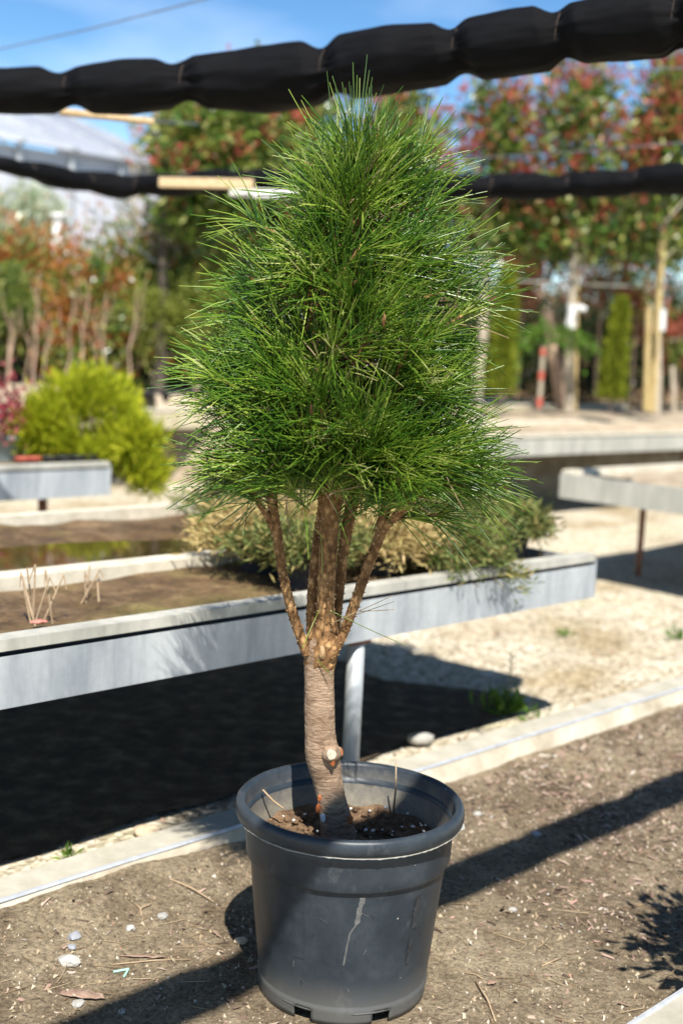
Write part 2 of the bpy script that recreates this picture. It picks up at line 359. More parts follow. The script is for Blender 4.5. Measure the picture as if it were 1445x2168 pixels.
# ================================================================== GROUND
def bed_h(s, n):
    h = .007*mn.noise(Vector((s*5, n*5, 0)))+.004*mn.noise(Vector((s*17, n*17, 3)))+.0022*mn.noise(Vector((s*60, n*60, 5)))
    k = max(0, min(1, (n-1.62)/.3)); w = max(0, min(1, (1.9-s)/.5))
    h += .05*k*k*w*(.75+.25*mn.noise(Vector((s*4, 1, 0))))+.012*k*k
    rp = math.hypot((s-n)/S2-.04, (s+n)/S2-2.05)
    if rp < .21: h = h*max(0, min(1, (rp-.15)/.06))-.001
    return h
vs, fs = [], []
NS, NN = 330, 150
s0, s1, n0, n1 = .55, 4.3, .93, 1.965
for i in range(NS+1):
    for j in range(NN+1):
        s = s0+(s1-s0)*(i/NS)**1.25; n = n0+(n1-n0)*j/NN
        p = sn(s, n); vs.append((p[0], p[1], bed_h(s, n)))
fs = [(i*(NN+1)+j, (i+1)*(NN+1)+j, (i+1)*(NN+1)+j+1, i*(NN+1)+j+1) for i in range(NS) for j in range(NN)]
tag(link('bed_ground', vs, fs, M['bed_soil'], None, True), kind='structure')

# the yard: one gravel sheet to the horizon, a little uneven near the benches
def yard_h(x, y):
    return -.012+.018*mn.noise(Vector((x*1.3, y*1.3, 7)))*min(1, y/3)+.006*mn.noise(Vector((x*9, y*9, 2)))-.01
vs, fs = [], []
gx = [-400, -120, -40, -15, -9]+list(np.linspace(-6, 7, 105))+[10, 16, 40, 120, 400]
gy = [-60, -10, -2, 0]+list(np.linspace(.6, 12, 110))+[14, 18, 25, 40, 90, 250, 700]
for y in gy:
    for x in gx:
        n = (y-x)/S2; s = (x+y)/S2
        h = yard_h(x, y) if abs(x) < 12 and 0 < y < 20 else -.02
        if n < 2.0: h = min(h, -.035)
        if 2.0 < n < 2.6 and s < 6: h += .02*max(0, 1-abs(n-2.1)/.25)
        vs.append((x, y, h))
w = len(gx)
fs = [(j*w+i, j*w+i+1, (j+1)*w+i+1, (j+1)*w+i) for j in range(len(gy)-1) for i in range(w-1)]
tag(link('ground', vs, fs, M['gravel'], None, True), kind='structure')

# dark soil-brown sheet, its colour deepening the shade under the long bench, ragged edge
M['bench_shade'] = m_noise('painted_bench_shade', [(.32, (.036, .025, .014)), (.5, (.082, .057, .033)), (.70, (.22, .165, .10))], 16, .95, .8, 60, .02)
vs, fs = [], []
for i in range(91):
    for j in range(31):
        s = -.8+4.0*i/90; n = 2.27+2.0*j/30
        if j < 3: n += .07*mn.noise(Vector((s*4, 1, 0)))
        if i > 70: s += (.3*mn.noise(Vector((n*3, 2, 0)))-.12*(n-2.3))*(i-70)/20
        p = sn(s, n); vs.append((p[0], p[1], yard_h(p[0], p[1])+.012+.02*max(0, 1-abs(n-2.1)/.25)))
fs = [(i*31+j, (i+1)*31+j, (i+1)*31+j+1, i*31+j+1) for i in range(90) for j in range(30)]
tag(link('bench_shade_sheet', vs, fs, M['bench_shade'], None, True), kind='structure')

# kerbs: dusty concrete edge with a zinc strip let into the crest
def kerb(label, s0, s1, n0, flip=1, top=.062, wid=.085):
    k = thing('kerb', label, 'kerb', 'edging kerbs of the planting bed')
    N = 60; prof = [(-.035, -.06), (-.022, .0), (-.004, top-.004)], [(.004, top), (wid-.004, top+.004), (wid, top-.004), (wid+.004, -.08)]
    for nm, pr, m in (('kerb_face', prof[0], 'kerb_face'), ('kerb_top', prof[1], 'kerb_top')):
        vs = []; fs = []
        for i in range(N+1):
            s = s0+(s1-s0)*i/N; dz = .003*mn.noise(Vector((s*2.3, n0, 0)))+.0015*mn.noise(Vector((s*12, n0, 0)))
            for (dn, z) in pr: vs.append(sn(s, n0+dn*flip+.003*mn.noise(Vector((s*3, 9, z*20))), z+dz))
        L = len(pr)
        fs = [(i*L+j, (i+1)*L+j, (i+1)*L+j+1, i*L+j+1) for i in range(N) for j in range(L-1)]
        link(nm, vs, fs, M[m], k)
    pth = [sn(s0+(s1-s0)*i/N, n0, top-.001+.003*mn.noise(Vector(((s0+(s1-s0)*i/N)*2.3, n0, 0)))) for i in range(N+1)]
    b = MB(); b.tube(pth, .0058, 6); b.build('metal_strip', M['strip'], k)
    return k
kerb('long dusty kerb with a thin bluish metal strip behind the plastic pot', .3, 5.2, 1.972)
kerb('short pale kerb corner at the bottom right edge of the bed', 1.2, 2.6, .952, -1, .05)

# ================================================================== PLANT POT
PX, PY, RIM = .04, 2.05, .345
pot = thing('plant_pot', 'large scuffed blue-black plastic pot holding the pine tree', 'plant pot')
pot.location = (PX, PY, 0)
def pj(th, z): return 1+.006*math.sin(2*th+.7)*(z/.345)+.0022*math.sin(7*th+z*30)+.0014*math.sin(23*th)*math.sin(z*25)
K = 144
prof = [(.1495, 0), (.1515, .010), (.1525, .024), (.1528, .030), (.1512, .033), (.1512, .036)]
for i in range(1, 9): prof.append((.1512+(.1735-.1512)*i/9, .036+(.243-.036)*i/9))
prof += [(.1735, .243), (.1740, .2455), (.1795, .2480), (.1808, .2515), (.1815, .270), (.1828, .300), (.1830, .318)]
FEET = [(-2.02, .115), (-1.12, .115), (-.15, .12), (.85, .12), (1.9, .12), (2.9, .12)]
def skip(i, j):
    th = 2*PI*(j+.5)/K
    return i < 2 and any(abs((th-a+PI) % (2*PI)-PI) < w for a, w in FEET)
b = MB(); b.lathe((0, 0, 0), prof, K, 0, pj, skip)
b.lathe((0, 0, 0), [(.1523, .0245), (.001, .026)], K, 0)
body = b.build('pot_body', [M['pot']], pot, True)
mod = body.modifiers.new('thick', 'SOLIDIFY'); mod.thickness = .003; mod.offset = -1
rim = [(.1828, .3185), (.1945, .3168), (.1985, .3190), (.2006, .3250), (.2012, .3340), (.1995, .3415), (.1955, .3452), (.1905, .3458), (.1862, .3440), (.1840, .3400)]
b = MB(); b.lathe((0, 0, 0), rim, K, 0, pj); b.build('pot_rim', M['pot'], pot, True)
b = MB(); b.lathe((0, 0, 0), [(.1842, .3405), (.1815, .32), (.178, .29), (.1695, .255), (.165, .22)], K, 0, pj); b.build('inner_wall', M['pot_in'], pot, True)
# ragged moulding flash under the rim, torn at the right
b = MB(); vs = []; fs = []; n = 220
for i in range(n+1):
    th = -PI*1.02+PI*1.1*i/n
    w = -.0006+.0026*abs(mn.noise(Vector((th*14, 0, 0))))
    if -.32 < th < -.06: w += .013*max(0, 1-abs(th+.17)/.12)*(.55+.6*abs(mn.noise(Vector((th*40, 3, 0)))))
    for r, z in ((.1955, .3172), (.1985+w*.6, .3166-w*.55)): vs.append((r*pj(th, .32)*math.cos(th), r*pj(th, .32)*math.sin(th), z))
fs = [(2*i, 2*i+1, 2*i+3, 2*i+2) for i in range(n)]
o = link('torn_flash', vs, fs, M['flash'], pot); o.modifiers.new('t', 'SOLIDIFY').thickness = .0012
def pot_r(z): return .1512+(.1735-.1512)*(z-.036)/(.243-.036)
def patch(name, pts, m, lift=.0009):
    """a mark lying on the wall of the pot: list of (angle, z, half width)"""
    vs = []
    for th, z, hw in pts:
        for s in (-1, 1):
            a = th+s*hw/.165; r = pot_r(z)*pj(a, z)+lift; vs.append((r*math.cos(a), r*math.sin(a), z))
    return link(name, vs, [(2*i, 2*i+1, 2*i+3, 2*i+2) for i in range(len(pts)-1)], m, pot)
r_ = random.Random(3)
drip = []
for i in range(26):
    u = i/25; z = .240-.125*u
    a = -1.43-.10*u-.05*max(0, min(1, (u-.35)/.2))+.012*mn.noise(Vector((u*9, 0, 0)))
    drip.append((a, z, (.0042 if .03 < u < .40 else .0016)*(1+.5*mn.noise(Vector((u*20, 2, 0))))+(.003 if u <= .03 else 0)))
patch('drip_stain', drip, M['stain'])
for k in range(18):
    a = -PI/2+r_.uniform(-1.1, 1.0); z = r_.uniform(.07, .23); L = r_.uniform(.003, .013); sl = r_.uniform(-.10, .10)
    patch('scratch', [(a+sl*q, z-L*q, .0006+.0004*r_.random()) for q in (0, .4, 1)], M['stain'] if r_.random() < .25 else M['scar'])
for a0, z0, z1, hw in ((-.80, .225, .165, .008), (-.82, .150, .10, .006), (-2.06, .20, .115, .011)):
    patch('dark_scuff', [(a0+.006*mn.noise(Vector((z*60, a0, 0))), z, hw*(.7+.6*abs(mn.noise(Vector((z*90, a0, 4)))))) for z in np.linspace(z0, z1, 22)], M['scar'] if a0 != -2.06 else M['pot'], .0012)

# soil in the pot
SZ = .262
vs = [(PX, PY, SZ+.008)]; fs = []; RN, AN = 26, 84
for i in range(1, RN+1):
    for j in range(AN):
        rr = .1695*i/RN; th = 2*PI*j/AN; x, y = rr*math.cos(th), rr*math.sin(th)
        z = SZ+.010*mn.noise(Vector((x*28, y*28, 1)))+.006*mn.noise(Vector((x*80, y*80, 2)))+.012*max(0, 1-rr/.06)+.006*(rr/.17)**3
        vs.append((PX+x, PY+y, z))
fs = [(0, 1+j, 1+(j+1) % AN) for j in range(AN)]
fs += [(1+(i-1)*AN+j, 1+i*AN+j, 1+i*AN+(j+1) % AN, 1+(i-1)*AN+(j+1) % AN) for i in range(1, RN) for j in range(AN)]
soil = link('potting_soil', vs, fs, M['pot_soil'], None, True)
tag(soil, 'brown potting soil with white perlite inside the black pot', 'soil', None, 'stuff')

ICO = None
def ico():
    global ICO
    if ICO is None:
        import bmesh
        bm = bmesh.new(); bmesh.ops.create_icosphere(bm, subdivisions=2, radius=1)
        ICO = ([tuple(v.co) for v in bm.verts], [tuple(v.index for v in f.verts) for f in bm.faces]); bm.free()
    return ICO
def stone_verts(c, r, seed, sq=.6, el=1.25, rot=0.):
    V, Fc = ico(); out = []
    for v in V:
        p = Vector(v); k = 1+.34*mn.noise(p*1.3+Vector((seed*3.7, 0, 0)))+.12*mn.noise(p*3.1+Vector((0, seed, 0)))
        x, y, z = p.x*r*k*el, p.y*r*k, p.z*r*k*sq
        out.append((c[0]+x*math.cos(rot)-y*math.sin(rot), c[1]+x*math.sin(rot)+y*math.cos(rot), c[2]+z))
    return out, Fc
b = MB()
for i in range(58):
    if i < 26: th = r_.uniform(-.7, .5); rr = r_.uniform(.07, .15)
    else: th = r_.uniform(0, 2*PI); rr = .165*math.sqrt(r_.random())
    x, y = rr*math.cos(th), rr*math.sin(th)
    b.add(*stone_verts((PX+x, PY+y, SZ+.012+.008*(rr/.17)**2), r_.uniform(.0008, .0034), i, .75, 1.35, i*1.7))
pl = b.build('perlite', M['perlite'], soil, True); pl['kind'] = 'stuff'
b = MB()
for i in range(230):
    th = r_.uniform(0, 2*PI); rr = .162*math.sqrt(r_.random())
    x, y = rr*math.cos(th), rr*math.sin(th)
    b.add(*stone_verts((PX+x, PY+y, SZ+.006+.006*mn.noise(Vector((x*28, y*28, 1)))), r_.uniform(.002, .0075), i+300, .8, 1.2, th))
cl = b.build('soil_clod', M['pot_soil'], soil); cl['kind'] = 'stuff'
b = MB()
q = aty(832, 1722, 2.17); q2 = aty(838, 1614, 2.15)
b.tube([q, q*.5+q2*.5+np.array([.002, 0, 0]), q2], [.0021, .0018, .0012], 6)
tag(b.build('dry_stalk', M['twig'], None, True), 'thin dry upright stem stuck in the pot soil right of the trunk', 'stem')
b = MB(); q = aty(556, 1672, 2.12); q2 = aty(600, 1712, 2.10)
b.tube([q, q*.5+q2*.5+np.array([0, 0, -.003]), q2], [.0018, .002, .0018], 6)
tag(b.build('dry_stalk', M['twig'], None, True), 'broken dry stalk leaning on the pot wall left of the trunk', 'stalk')

# ================================================================== PINE TREE
tree = thing('pine_tree', 'bushy long-needled pine tree with several limbs growing in the pot', 'pine tree')
TY = 2.05
def tp(px, py, dy=0.): return aty(px, py, TY+dy)
def spline(pts, n):
    pts = np.array(pts, float); k = len(pts); out = []
    for i in range(n):
        u = i/(n-1)*(k-1); a = min(int(u), k-2); f = u-a
        p0, p1, p2, p3 = pts[max(a-1, 0)], pts[a], pts[a+1], pts[min(a+2, k-1)]
        out.append(.5*((2*p1)+(-p0+p2)*f+(2*p0-5*p1+4*p2-p3)*f*f+(-p0+3*p1-3*p2+p3)*f**3))
    return np.array(out)
PXM = TY/F
tk = [(716, 1775, 40), (712, 1745, 36), (700, 1690, 32), (692, 1645, 33.5), (683, 1600, 38), (678, 1560, 34.5), (676, 1500, 33), (675, 1440, 32.5), (676, 1400, 33.5), (680, 1370, 35), (686, 1345, 30)]
sp = spline([(*tp(a, b_), c*PXM) for a, b_, c in tk], 190)
kn = tp(700, 1602, -.03)
def tr(i, j, th):
    p = sp[i]; z = p[2]; x = math.cos(th); y = math.sin(th)
    ring = .020*mn.noise(Vector((x*2.6, y*2.6, z*130)))+.022*mn.noise(Vector((x*5, y*5, z*190)))+.016*mn.noise(Vector((x*9, y*9, z*260)))
    lump = .05*mn.noise(Vector((x*1.3, y*1.3, z*14)))
    return 1+ring+lump
b = MB(); b.tube(list(sp[:, :3]), list(sp[:, 3]), 56, True, tr)
trunk = b.build('trunk', M['bark'], tree, True)
def disc_stub(c, d, r, L, name, m1, m2):
    """a pruned stub: bark collar with a pale cut face"""
    d = np.array(d, float); d /= np.linalg.norm(d)
    b = MB(); b.tube([c-d*L, c-d*L*.3, c, c+d*.0015], [r*2.1, r*1.55, r*1.18, r*1.02], 22, False, lambda i, j, th: 1+.10*mn.noise(Vector((math.cos(th)*2, math.sin(th)*2, i*.8+r*900))))
    o = b.build(name, m1, tree, True)
    b = MB(); b.tube([c-d*.002, c+d*.0015], [r*1.04, r*.94], 18, True, lambda i, j, th: 1+.14*mn.noise(Vector((math.cos(th)*1.6, math.sin(th)*1.6, r*900))))
    b.build('cut_face', m2, o)
    return o
disc_stub(tp(701, 1597, -.040), (.12, -1, .32), .0092, .020, 'pruned_stub', M['bark'], M['cut'])
disc_stub(tp(722, 1592, -.006), (1, -.25, .25), .007, .016, 'pruned_stub', M['bark'], M['resin'])
for c, m, rr in ((tp(704, 1612, -.038), 'resin', .006), (tp(674, 1712, -.029), 'resin', .006), (tp(741, 1735, -.025), 'resin', .006), (tp(683, 1732, -.034), 'perlite', .0055), (tp(676, 1690, -.028), 'resin', .004)):
    b = MB(); V_, F_ = stone_verts((0, 0, 0), rr, int(rr*9999), 1.5, .8)
    b.add([(c[0]+x, c[1]+y*.5, c[2]+z) for x, y, z in V_], F_); o = b.build('bark_wound' if m == 'resin' else 'resin_drop', M[m], tree)
# limbs
def limb(pts, seed, dy0, dy1, nseg=60, pegs=True, k=18, ph=.20):
    n = len(pts)
    spn = spline([(*tp(a, b_, dy0+(dy1-dy0)*i/(n-1)), c*PXM) for i, (a, b_, c) in enumerate(pts)], nseg)
    b = MB(); b.tube(list(spn[:, :3]), list(spn[:, 3]), k, True, lambda i, j, th: 1+.10*mn.noise(Vector((math.cos(th)*2, math.sin(th)*2, i*.6+seed)))+.09*mn.noise(Vector((math.cos(th)*4, math.sin(th)*4, i*1.9+seed))))
    if pegs:                                # the old needle-bundle scales that stud pine limbs, in a spiral
        L = np.concatenate([[0], np.cumsum(np.linalg.norm(np.diff(spn[:, :3], axis=0), axis=1))]); tot = L[-1]; m = int(tot/.0021)
        for q in range(m):
            l = tot*(q+.5)/m; i = min(np.searchsorted(L, l), nseg-2); i = max(i, 1)
            c = spn[i, :3]; t_ = spn[i+1, :3]-spn[i-1, :3]; t_ /= np.linalg.norm(t_); rr = spn[i, 3]
            a = np.cross(t_, [0, 1., 0]); a /= np.linalg.norm(a); bb = np.cross(t_, a); th = q*2.39996+seed
            o = a*math.cos(th)+bb*math.sin(th); sd = np.cross(o, t_)
            c = c+t_*(l-L[i]); h = rr*ph+.0016+.0012*rnd.random(); w = .0019+.0011*rnd.random()
            base = c+o*rr*.93
            b.add([base-sd*w-t_*w*.6, base+sd*w-t_*w*.6, base+sd*w*.6+t_*w*.9, base-sd*w*.6+t_*w*.9, base+o*h+t_*w*1.3],
                  [(0, 1, 4), (1, 2, 4), (2, 3, 4), (3, 0, 4)], 1 if rnd.random() < .4 else 0)
    b.build('limb', [M['limb'], M['peg']], tree, False)
    return spn
LIMBS = [
    limb([(652, 1385, 13), (637, 1350, 11), (617, 1290, 10.5), (599, 1215, 10), (588, 1140, 10.5), (576, 1060, 11), (570, 960, 11), (560, 840, 8), (548, 720, 5)], 1, -.012, .0),
    limb([(590, 1150, 7), (572, 1105, 7), (546, 1062, 6.5), (515, 1010, 5), (480, 960, 4)], 2, -.004, -.03, 30),
    limb([(668, 1380, 17), (660, 1330, 12.5), (660, 1270, 11), (666, 1200, 11), (676, 1120, 11), (684, 1040, 11), (670, 900, 10), (640, 760, 7), (610, 620, 5)], 3, .004, .04),
    limb([(686, 1370, 26), (688, 1320, 21), (690, 1250, 19), (695, 1150, 19), (702, 1060, 20), (708, 980, 20), (716, 860, 19), (728, 720, 16), (738, 580, 12), (752, 440, 8), (768, 330, 5)], 4, -.008, .0, 90, True, 24),
    limb([(698, 1380, 16), (710, 1320, 11.5), (719, 1240, 10.5), (728, 1160, 12), (740, 1090, 13.5), (754, 1020, 14), (780, 900, 11), (820, 760, 8), (850, 620, 5)], 5, .02, .06),
    limb([(698, 1390, 13), (722, 1350, 10.5), (748, 1285, 11), (776, 1205, 11), (804, 1130, 11.5), (820, 1060, 11), (850, 980, 10), (890, 880, 7), (920, 780, 5)], 6, -.018, -.01),
    limb([(806, 1128, 9), (828, 1102, 8.5), (866, 1066, 7.5), (920, 1010, 6), (985, 960, 4)], 7, -.016, -.05, 30),
    limb([(706, 1010, 9), (690, 985, 8), (660, 940, 7), (630, 880, 5)], 8, -.01, -.09, 26),
    limb([(708, 1010, 9), (735, 985, 8), (760, 930, 7), (800, 850, 5)], 9, -.01, -.10, 26),
]
# scaly swollen collar where the limbs leave the trunk
limb([(677, 1440, 24), (677, 1412, 33), (679, 1392, 36), (682, 1372, 37), (685, 1350, 33.5), (688, 1322, 27), (690, 1300, 20)], 11, .002, -.002, 16, True, 40, .05)
# little broken flake at the fork
b = MB(); V_, F_ = stone_verts((0, 0, 0), .006, 5, 1.9, .9, .4); c = tp(682, 1382, -.031)
b.add([(c[0]+x, c[1]+y*.6, c[2]+z) for x, y, z in V_], F_); b.build('bark_flake', M['peg'], tree)

def proj_np(p):
    q = p-CAM; d = q[:, 1]*math.cos(P)-q[:, 2]*math.sin(P); v = (q[:, 1]*math.sin(P)+q[:, 2]*math.cos(P))/d; x = q[:, 0]/d
    c, s_ = math.cos(R), math.sin(R)
    return 722.5+F*(c*x+s_*v), 1084-F*(c*v-s_*x)
# needles: shoots all through the crown, each bearing a brush of long needles
OUT = [(168, 750, 788), (220, 692, 800), (262, 660, 872), (315, 624, 918), (358, 603, 955), (400, 588, 972), (440, 555, 990), (500, 515, 1020), (550, 476, 1058), (600, 455, 1070), (650, 440, 1065),
       (700, 400, 1050), (750, 378, 1030), (800, 378, 1012), (850, 392, 1002), (900, 410, 1030), (950, 402, 1075), (1000, 386, 1100), (1050, 430, 1095), (1090, 500, 1040)]
oy = np.array([o[0] for o in OUT]); ol = np.array([o[1] for o in OUT]); orr = np.array([o[2] for o in OUT])
nb, nd, nl, nbend, nr = [], [], [], [], []
shoots = []
r = np.random.default_rng(5)
def axis_px(py): return np.interp(py, [150, 400, 700, 1000, 1100], [768, 750, 715, 735, 735])
tries = 0
NSH = 268
while len(shoots) < NSH+48 and tries < 20000:
    tries += 1; low = len(shoots) >= NSH
    py = 196+ (1065-196)*r.random() if not low else r.uniform(840, 1000); L_, R_ = np.interp(py, oy, ol), np.interp(py, oy, orr)
    if not low and r.random() > (R_-L_)/720: continue
    c_ = (L_+R_)/2; w_ = (R_-L_)/2
    u = r.uniform(-1, 1); v = r.uniform(-1, 1); rr = math.hypot(u, v)
    if low: v = -math.sqrt(max(0, 1-u*u))*r.uniform(.35, .95)
    elif rr > 1 or r.random() > .12+.88*rr**2: continue
    q = tp(c_+u*w_, py, v*w_*PXM*.92)
    ay = min(py+150, 1040); a = tp(axis_px(ay), ay)
    d = q-a
    if py > 900: d[2] *= .55
    d = d/np.linalg.norm(d)+r.normal(size=3)*.16; d[2] += .12; d /= np.linalg.norm(d)
    if py < 330: d[2] += .6; d /= np.linalg.norm(d)
    nL = .098+.034*r.random()
    if not low and py > 1000 and 600 < c_+u*w_ < 680: continue
    if py > 1040 and not (c_+u*w_ < 590 or c_+u*w_ > 790): continue
    tip = q-d*nL*.80-d*max(0, -mn.noise(Vector(q*8.5)+Vector((3, 7, 1))))*.10
    gap = mn.noise(Vector(q*8.5)+Vector((3, 7, 1)))
    if gap < -.10 and r.random() < .80: continue
    if any(np.linalg.norm(tip-s_[0]) < (.020 if low else .023) for s_ in shoots): continue
    shoots.append((tip, d, nL))
# tufts that stand out of the clipped outline
for px, py in ((1105, 975), (1090, 1015), (1060, 945), (1085, 905), (1125, 1000), (1095, 1045), (1060, 1060), (1000, 1080), (372, 715), (352, 755), (370, 985), (362, 805), (392, 935), (400, 1015), (455, 425), (470, 470), (440, 555), (425, 600),
               (565, 375), (1085, 560), (1098, 600), (1060, 490), (1005, 350), (965, 300), (690, 212), (640, 245), (865, 232), (772, 178), (725, 222), (805, 222), (945, 255), (600, 300), (1040, 790), (1050, 840)):
    q = tp(px, py, r.normal()*.05); a = tp(axis_px(min(py+130, 1000)), min(py+130, 1000)); d = unit(q-a)
    if py > 850: d = np.array([d[0], d[1], d[2]*.4])
    d = unit(d+r.normal(size=3)*.12); d[2] += .08+(.5 if py < 300 else 0); d = unit(d); nL = .105+.03*r.random(); shoots.append((q-d*nL*.85, d, nL))
tw = MB(); NT_ = len(shoots)-34; tuft = []; inner = []
for k, (tip, d, nL) in enumerate(shoots):
    sl = .05+.05*r.random(); n = 30+int(13*r.random())
    base = tip-d*sl+np.array([0, 0, -.012])
    midp = (tip+base)/2+np.array([0, 0, -.006])
    pyb = proj_np(base[None])[1][0]
    back = base-d*.05+np.array([0, 0, -.03 if pyb < 880 else .015])
    if pyb > 960: back = base-d*.008
    if pyb > 930 and k < NT_: continue_tw = False
    else: continue_tw = True
    if k >= NT_: base = tip-d*.045; midp = (tip+base)/2; back = base-d*.004
    if continue_tw: tw.tube([back, base, midp, tip, tip+d*.006], [.0030, .0030, .0026, .0024, .0012], 6, True)
    t_ = np.sqrt(r.random(n))*.95+.05
    pos = np.where(t_[:, None] < .5, base+(midp-base)*t_[:, None]*2, midp+(tip-midp)*(t_[:, None]-.5)*2)
    e1 = np.cross(d, [0, 0, 1.]); e1 /= np.linalg.norm(e1)+1e-9; e2 = np.cross(d, e1)
    th = np.arange(n)*2.39996+r.random()*6; ang = np.radians(18+52*(1-t_)+r.normal(size=n)*9)
    ds = d*np.cos(ang)[:, None]+(e1*np.cos(th)[:, None]+e2*np.sin(th)[:, None])*np.sin(ang)[:, None]
    ds = unit(ds+r.normal(size=(n, 3))*.07)
    tuft.append(np.full(n, k >= NT_)); inner.append((t_ < .34) & (r.random(n) < .30))
    nb.append(pos); nd.append(ds); nl.append(nL*(.78+.36*r.random(n)))
    bend = d*.012*r.random((n, 1))+np.array([0, 0, -1])*(.006+.022*r.random((n, 1)))*(np.sqrt(ds[:, :1]**2+ds[:, 1:2]**2))+r.normal(size=(n, 3))*.0045
    bend[:, 2] = np.where(r.random(n) < .07, bend[:, 2]-.03, bend[:, 2])
    nbend.append(bend)
nb, nd, nl, nbend = map(np.concatenate, (nb, nd, nl, nbend))
# the tree was clipped to shape: drop needles that reach past its outline (a few stragglers stay)
tx, ty_ = proj_np(nb+unit(nd)*nl[:, None]+nbend)
lim = np.interp(tx, [340, 420, 470, 570, 610, 690, 740, 800, 870, 980, 1030, 1130], [968, 1016, 1036, 1046, 1000, 992, 1014, 1050, 1080, 1080, 1058, 1024])
jt = r.normal(size=len(nb)); wv = np.array([mn.noise(Vector((y_*.022, x_*.004, 3))) for x_, y_ in zip(tx, ty_)])*42
ok = (ty_ < lim+jt*12+wv*.5) & (tx > np.interp(ty_, oy, ol)-18+jt*20+wv) & (tx < np.interp(ty_, oy, orr)+22+jt*20+wv) | (r.random(len(nb)) < .04) | (np.concatenate(tuft) & (r.random(len(nb)) < .75))
inn = np.concatenate(inner)[ok]; nb, nd, nl, nbend = nb[ok], nd[ok], nl[ok], nbend[ok]
def needles(name, B, D, L, BD, rad, mat, parent, K=4):
    n = len(B); D = unit(D); L = L[:, None]
    a = unit(np.cross(D, np.array([.3, .5, .8]))); bb = np.cross(D, a); rings = []
    for i in range(K):
        t = i/(K-1); c = B+D*L*t+BD*t*t; rr = rad*(1.0, 1.0, .92, .62)[i] if K == 4 else rad
        for j in range(3):
            th = 2*PI*j/3; rings.append(c+(a*math.cos(th)+bb*math.sin(th))*rr)
    V = np.stack(rings, 1)                    # n, K*3, 3
    q = np.array([(i*3+j, i*3+(j+1) % 3, (i+1)*3+(j+1) % 3, (i+1)*3+j) for i in range(K-1) for j in range(3)])
    Q = (np.arange(n)[:, None, None]*(K*3)+q[None]).reshape(-1, 4)
    return link_np(name, V, Q, mat, parent)
rad_ = (.00090+.00050*r.random(len(nb)))[:, None]; g_ = ~inn
needles('crown', nb[g_], nd[g_], nl[g_], nbend[g_], rad_[g_], M['needle'], tree)
needles('brown_needles', nb[inn], nd[inn], nl[inn]*.8, nbend[inn], rad_[inn], M['needle_dry'], tree)
o = tw.build('twigs', M['limb'], tree, True); o['kind'] = 'stuff'
# winter buds
for px, py, dy in ((660, 862, -.185), (812, 672, -.19)):
    b = MB(); c = tp(px, py, dy)
    b.tube([c+np.array([0, .003, -.014]), c+np.array([0, .001, -.007]), c, c+np.array([0, -.002, .006])], [.0020, .0030, .0032, .0008], 9, True, lambda i, j, th: 1+.25*math.sin(j*2.1+i*3))
    b.build('bud', M['limb'], tree, True)
# loose dry needles caught on the limbs
LB = []; 
for (a, b_, dy0, cc, d_, dy1) in ((700, 1320, -.035, 832, 1262, -.05), (705, 1318, -.035, 836, 1272, -.045), (760, 1294, -.03, 832, 1292, -.06), (600, 1030, -.03, 616, 1128, -.03), (606, 1030, -.03, 611, 1112, -.03), (612, 1035, -.02, 600, 1110, -.02), (692, 1010, -.05, 760, 1105, -.05), (868, 1050, -.06, 930, 1065, -.07), (945, 1010, -.12, 975, 1080, -.12)):
    p0, p1 = tp(a, b_, dy0), tp(cc, d_, dy1); LB.append((p0, p1-p0))
B_ = np.array([q[0] for q in LB]); D_ = np.array([q[1] for q in LB]); L_ = np.linalg.norm(D_, axis=1)
needles('dry_needles', B_, D_, L_, r.normal(size=(len(B_), 3))*.004, np.full((len(B_), 1), .0009), M['needle_dry'], tree)
LB = []
for (a, b_, dy0, cc, d_, dy1) in ((698, 1292, -.04, 848, 1368, -.06), (640, 1372, -.04, 677, 1283, -.035), (682, 1215, -.03, 684, 1130, -.03), (600, 1010, -.04, 655, 1110, -.03), (655, 1110, -.03, 690, 1140, -.03), (665, 1025, -.04, 603, 1102, -.05), (672, 1395, -.035, 699, 1435, -.035)):
    p0, p1 = tp(a, b_, dy0), tp(cc, d_, dy1); LB.append((p0, p1-p0))
B_ = np.array([q[0] for q in LB]); D_ = np.array([q[1] for q in LB]); L_ = np.linalg.norm(D_, axis=1)
needles('loose_needles', B_, D_, L_, r.normal(size=(len(B_), 3))*.006, np.full((len(B_), 1), .0009), M['needle'], tree)

# ================================================================== THINGS LYING ON THE BED
def ground_pt(px, py):
    p = atz(px, py, 0.)
    for _ in range(4):
        h = bed_h((p[0]+p[1])/S2, (p[1]-p[0])/S2); p = atz(px, py, h)
    return p
for i, (px, py, rr, m, lb) in enumerate([(146, 2038, .016, 'white', 'whitish translucent pebble, biggest on the bed left of the pot'),
        (158, 1985, .012, 'grey', 'bluish grey pebble above a smaller one near the kerb'),
        (152, 2007, .0075, 'grey', 'small bluish grey pebble just below a bigger grey one'),
        (344, 1942, .010, 'white', 'white rounded pebble on the soil halfway between kerb and pot'),
        (276, 1967, .009, 'white', 'white angular pebble lying among dark crumbs'),
        (509, 1995, .010, 'tan', 'cream pebble close to the left side of the pot'),
        (165, 2128, .010, 'white', 'flat whitish pebble under the dead leaf at the bottom left'),
        (855, 1735, .012, 'grey', None), (1009, 1725, .010, 'white', 'white pebble on the soil right of the pot rim'),
        (1132, 1768, .011, 'grey', 'flat grey pebble in the band of shadow right of the pot'),
        (1084, 1928, .008, 'white', 'white pebble on bare soil right of the pot'),
        (258, 2143, .0065, 'white', 'tiny white pebble in the shadow at the bottom edge')]):
    if lb is None: continue
    p = ground_pt(px, py); b = MB(); b.add(*stone_verts((p[0], p[1], p[2]+rr*.30), rr, i+2, .6, 1.25, i*1.3))
    tag(b.build('pebble', PEB[m], None, False), lb, 'pebble', 'pebbles on the bed')
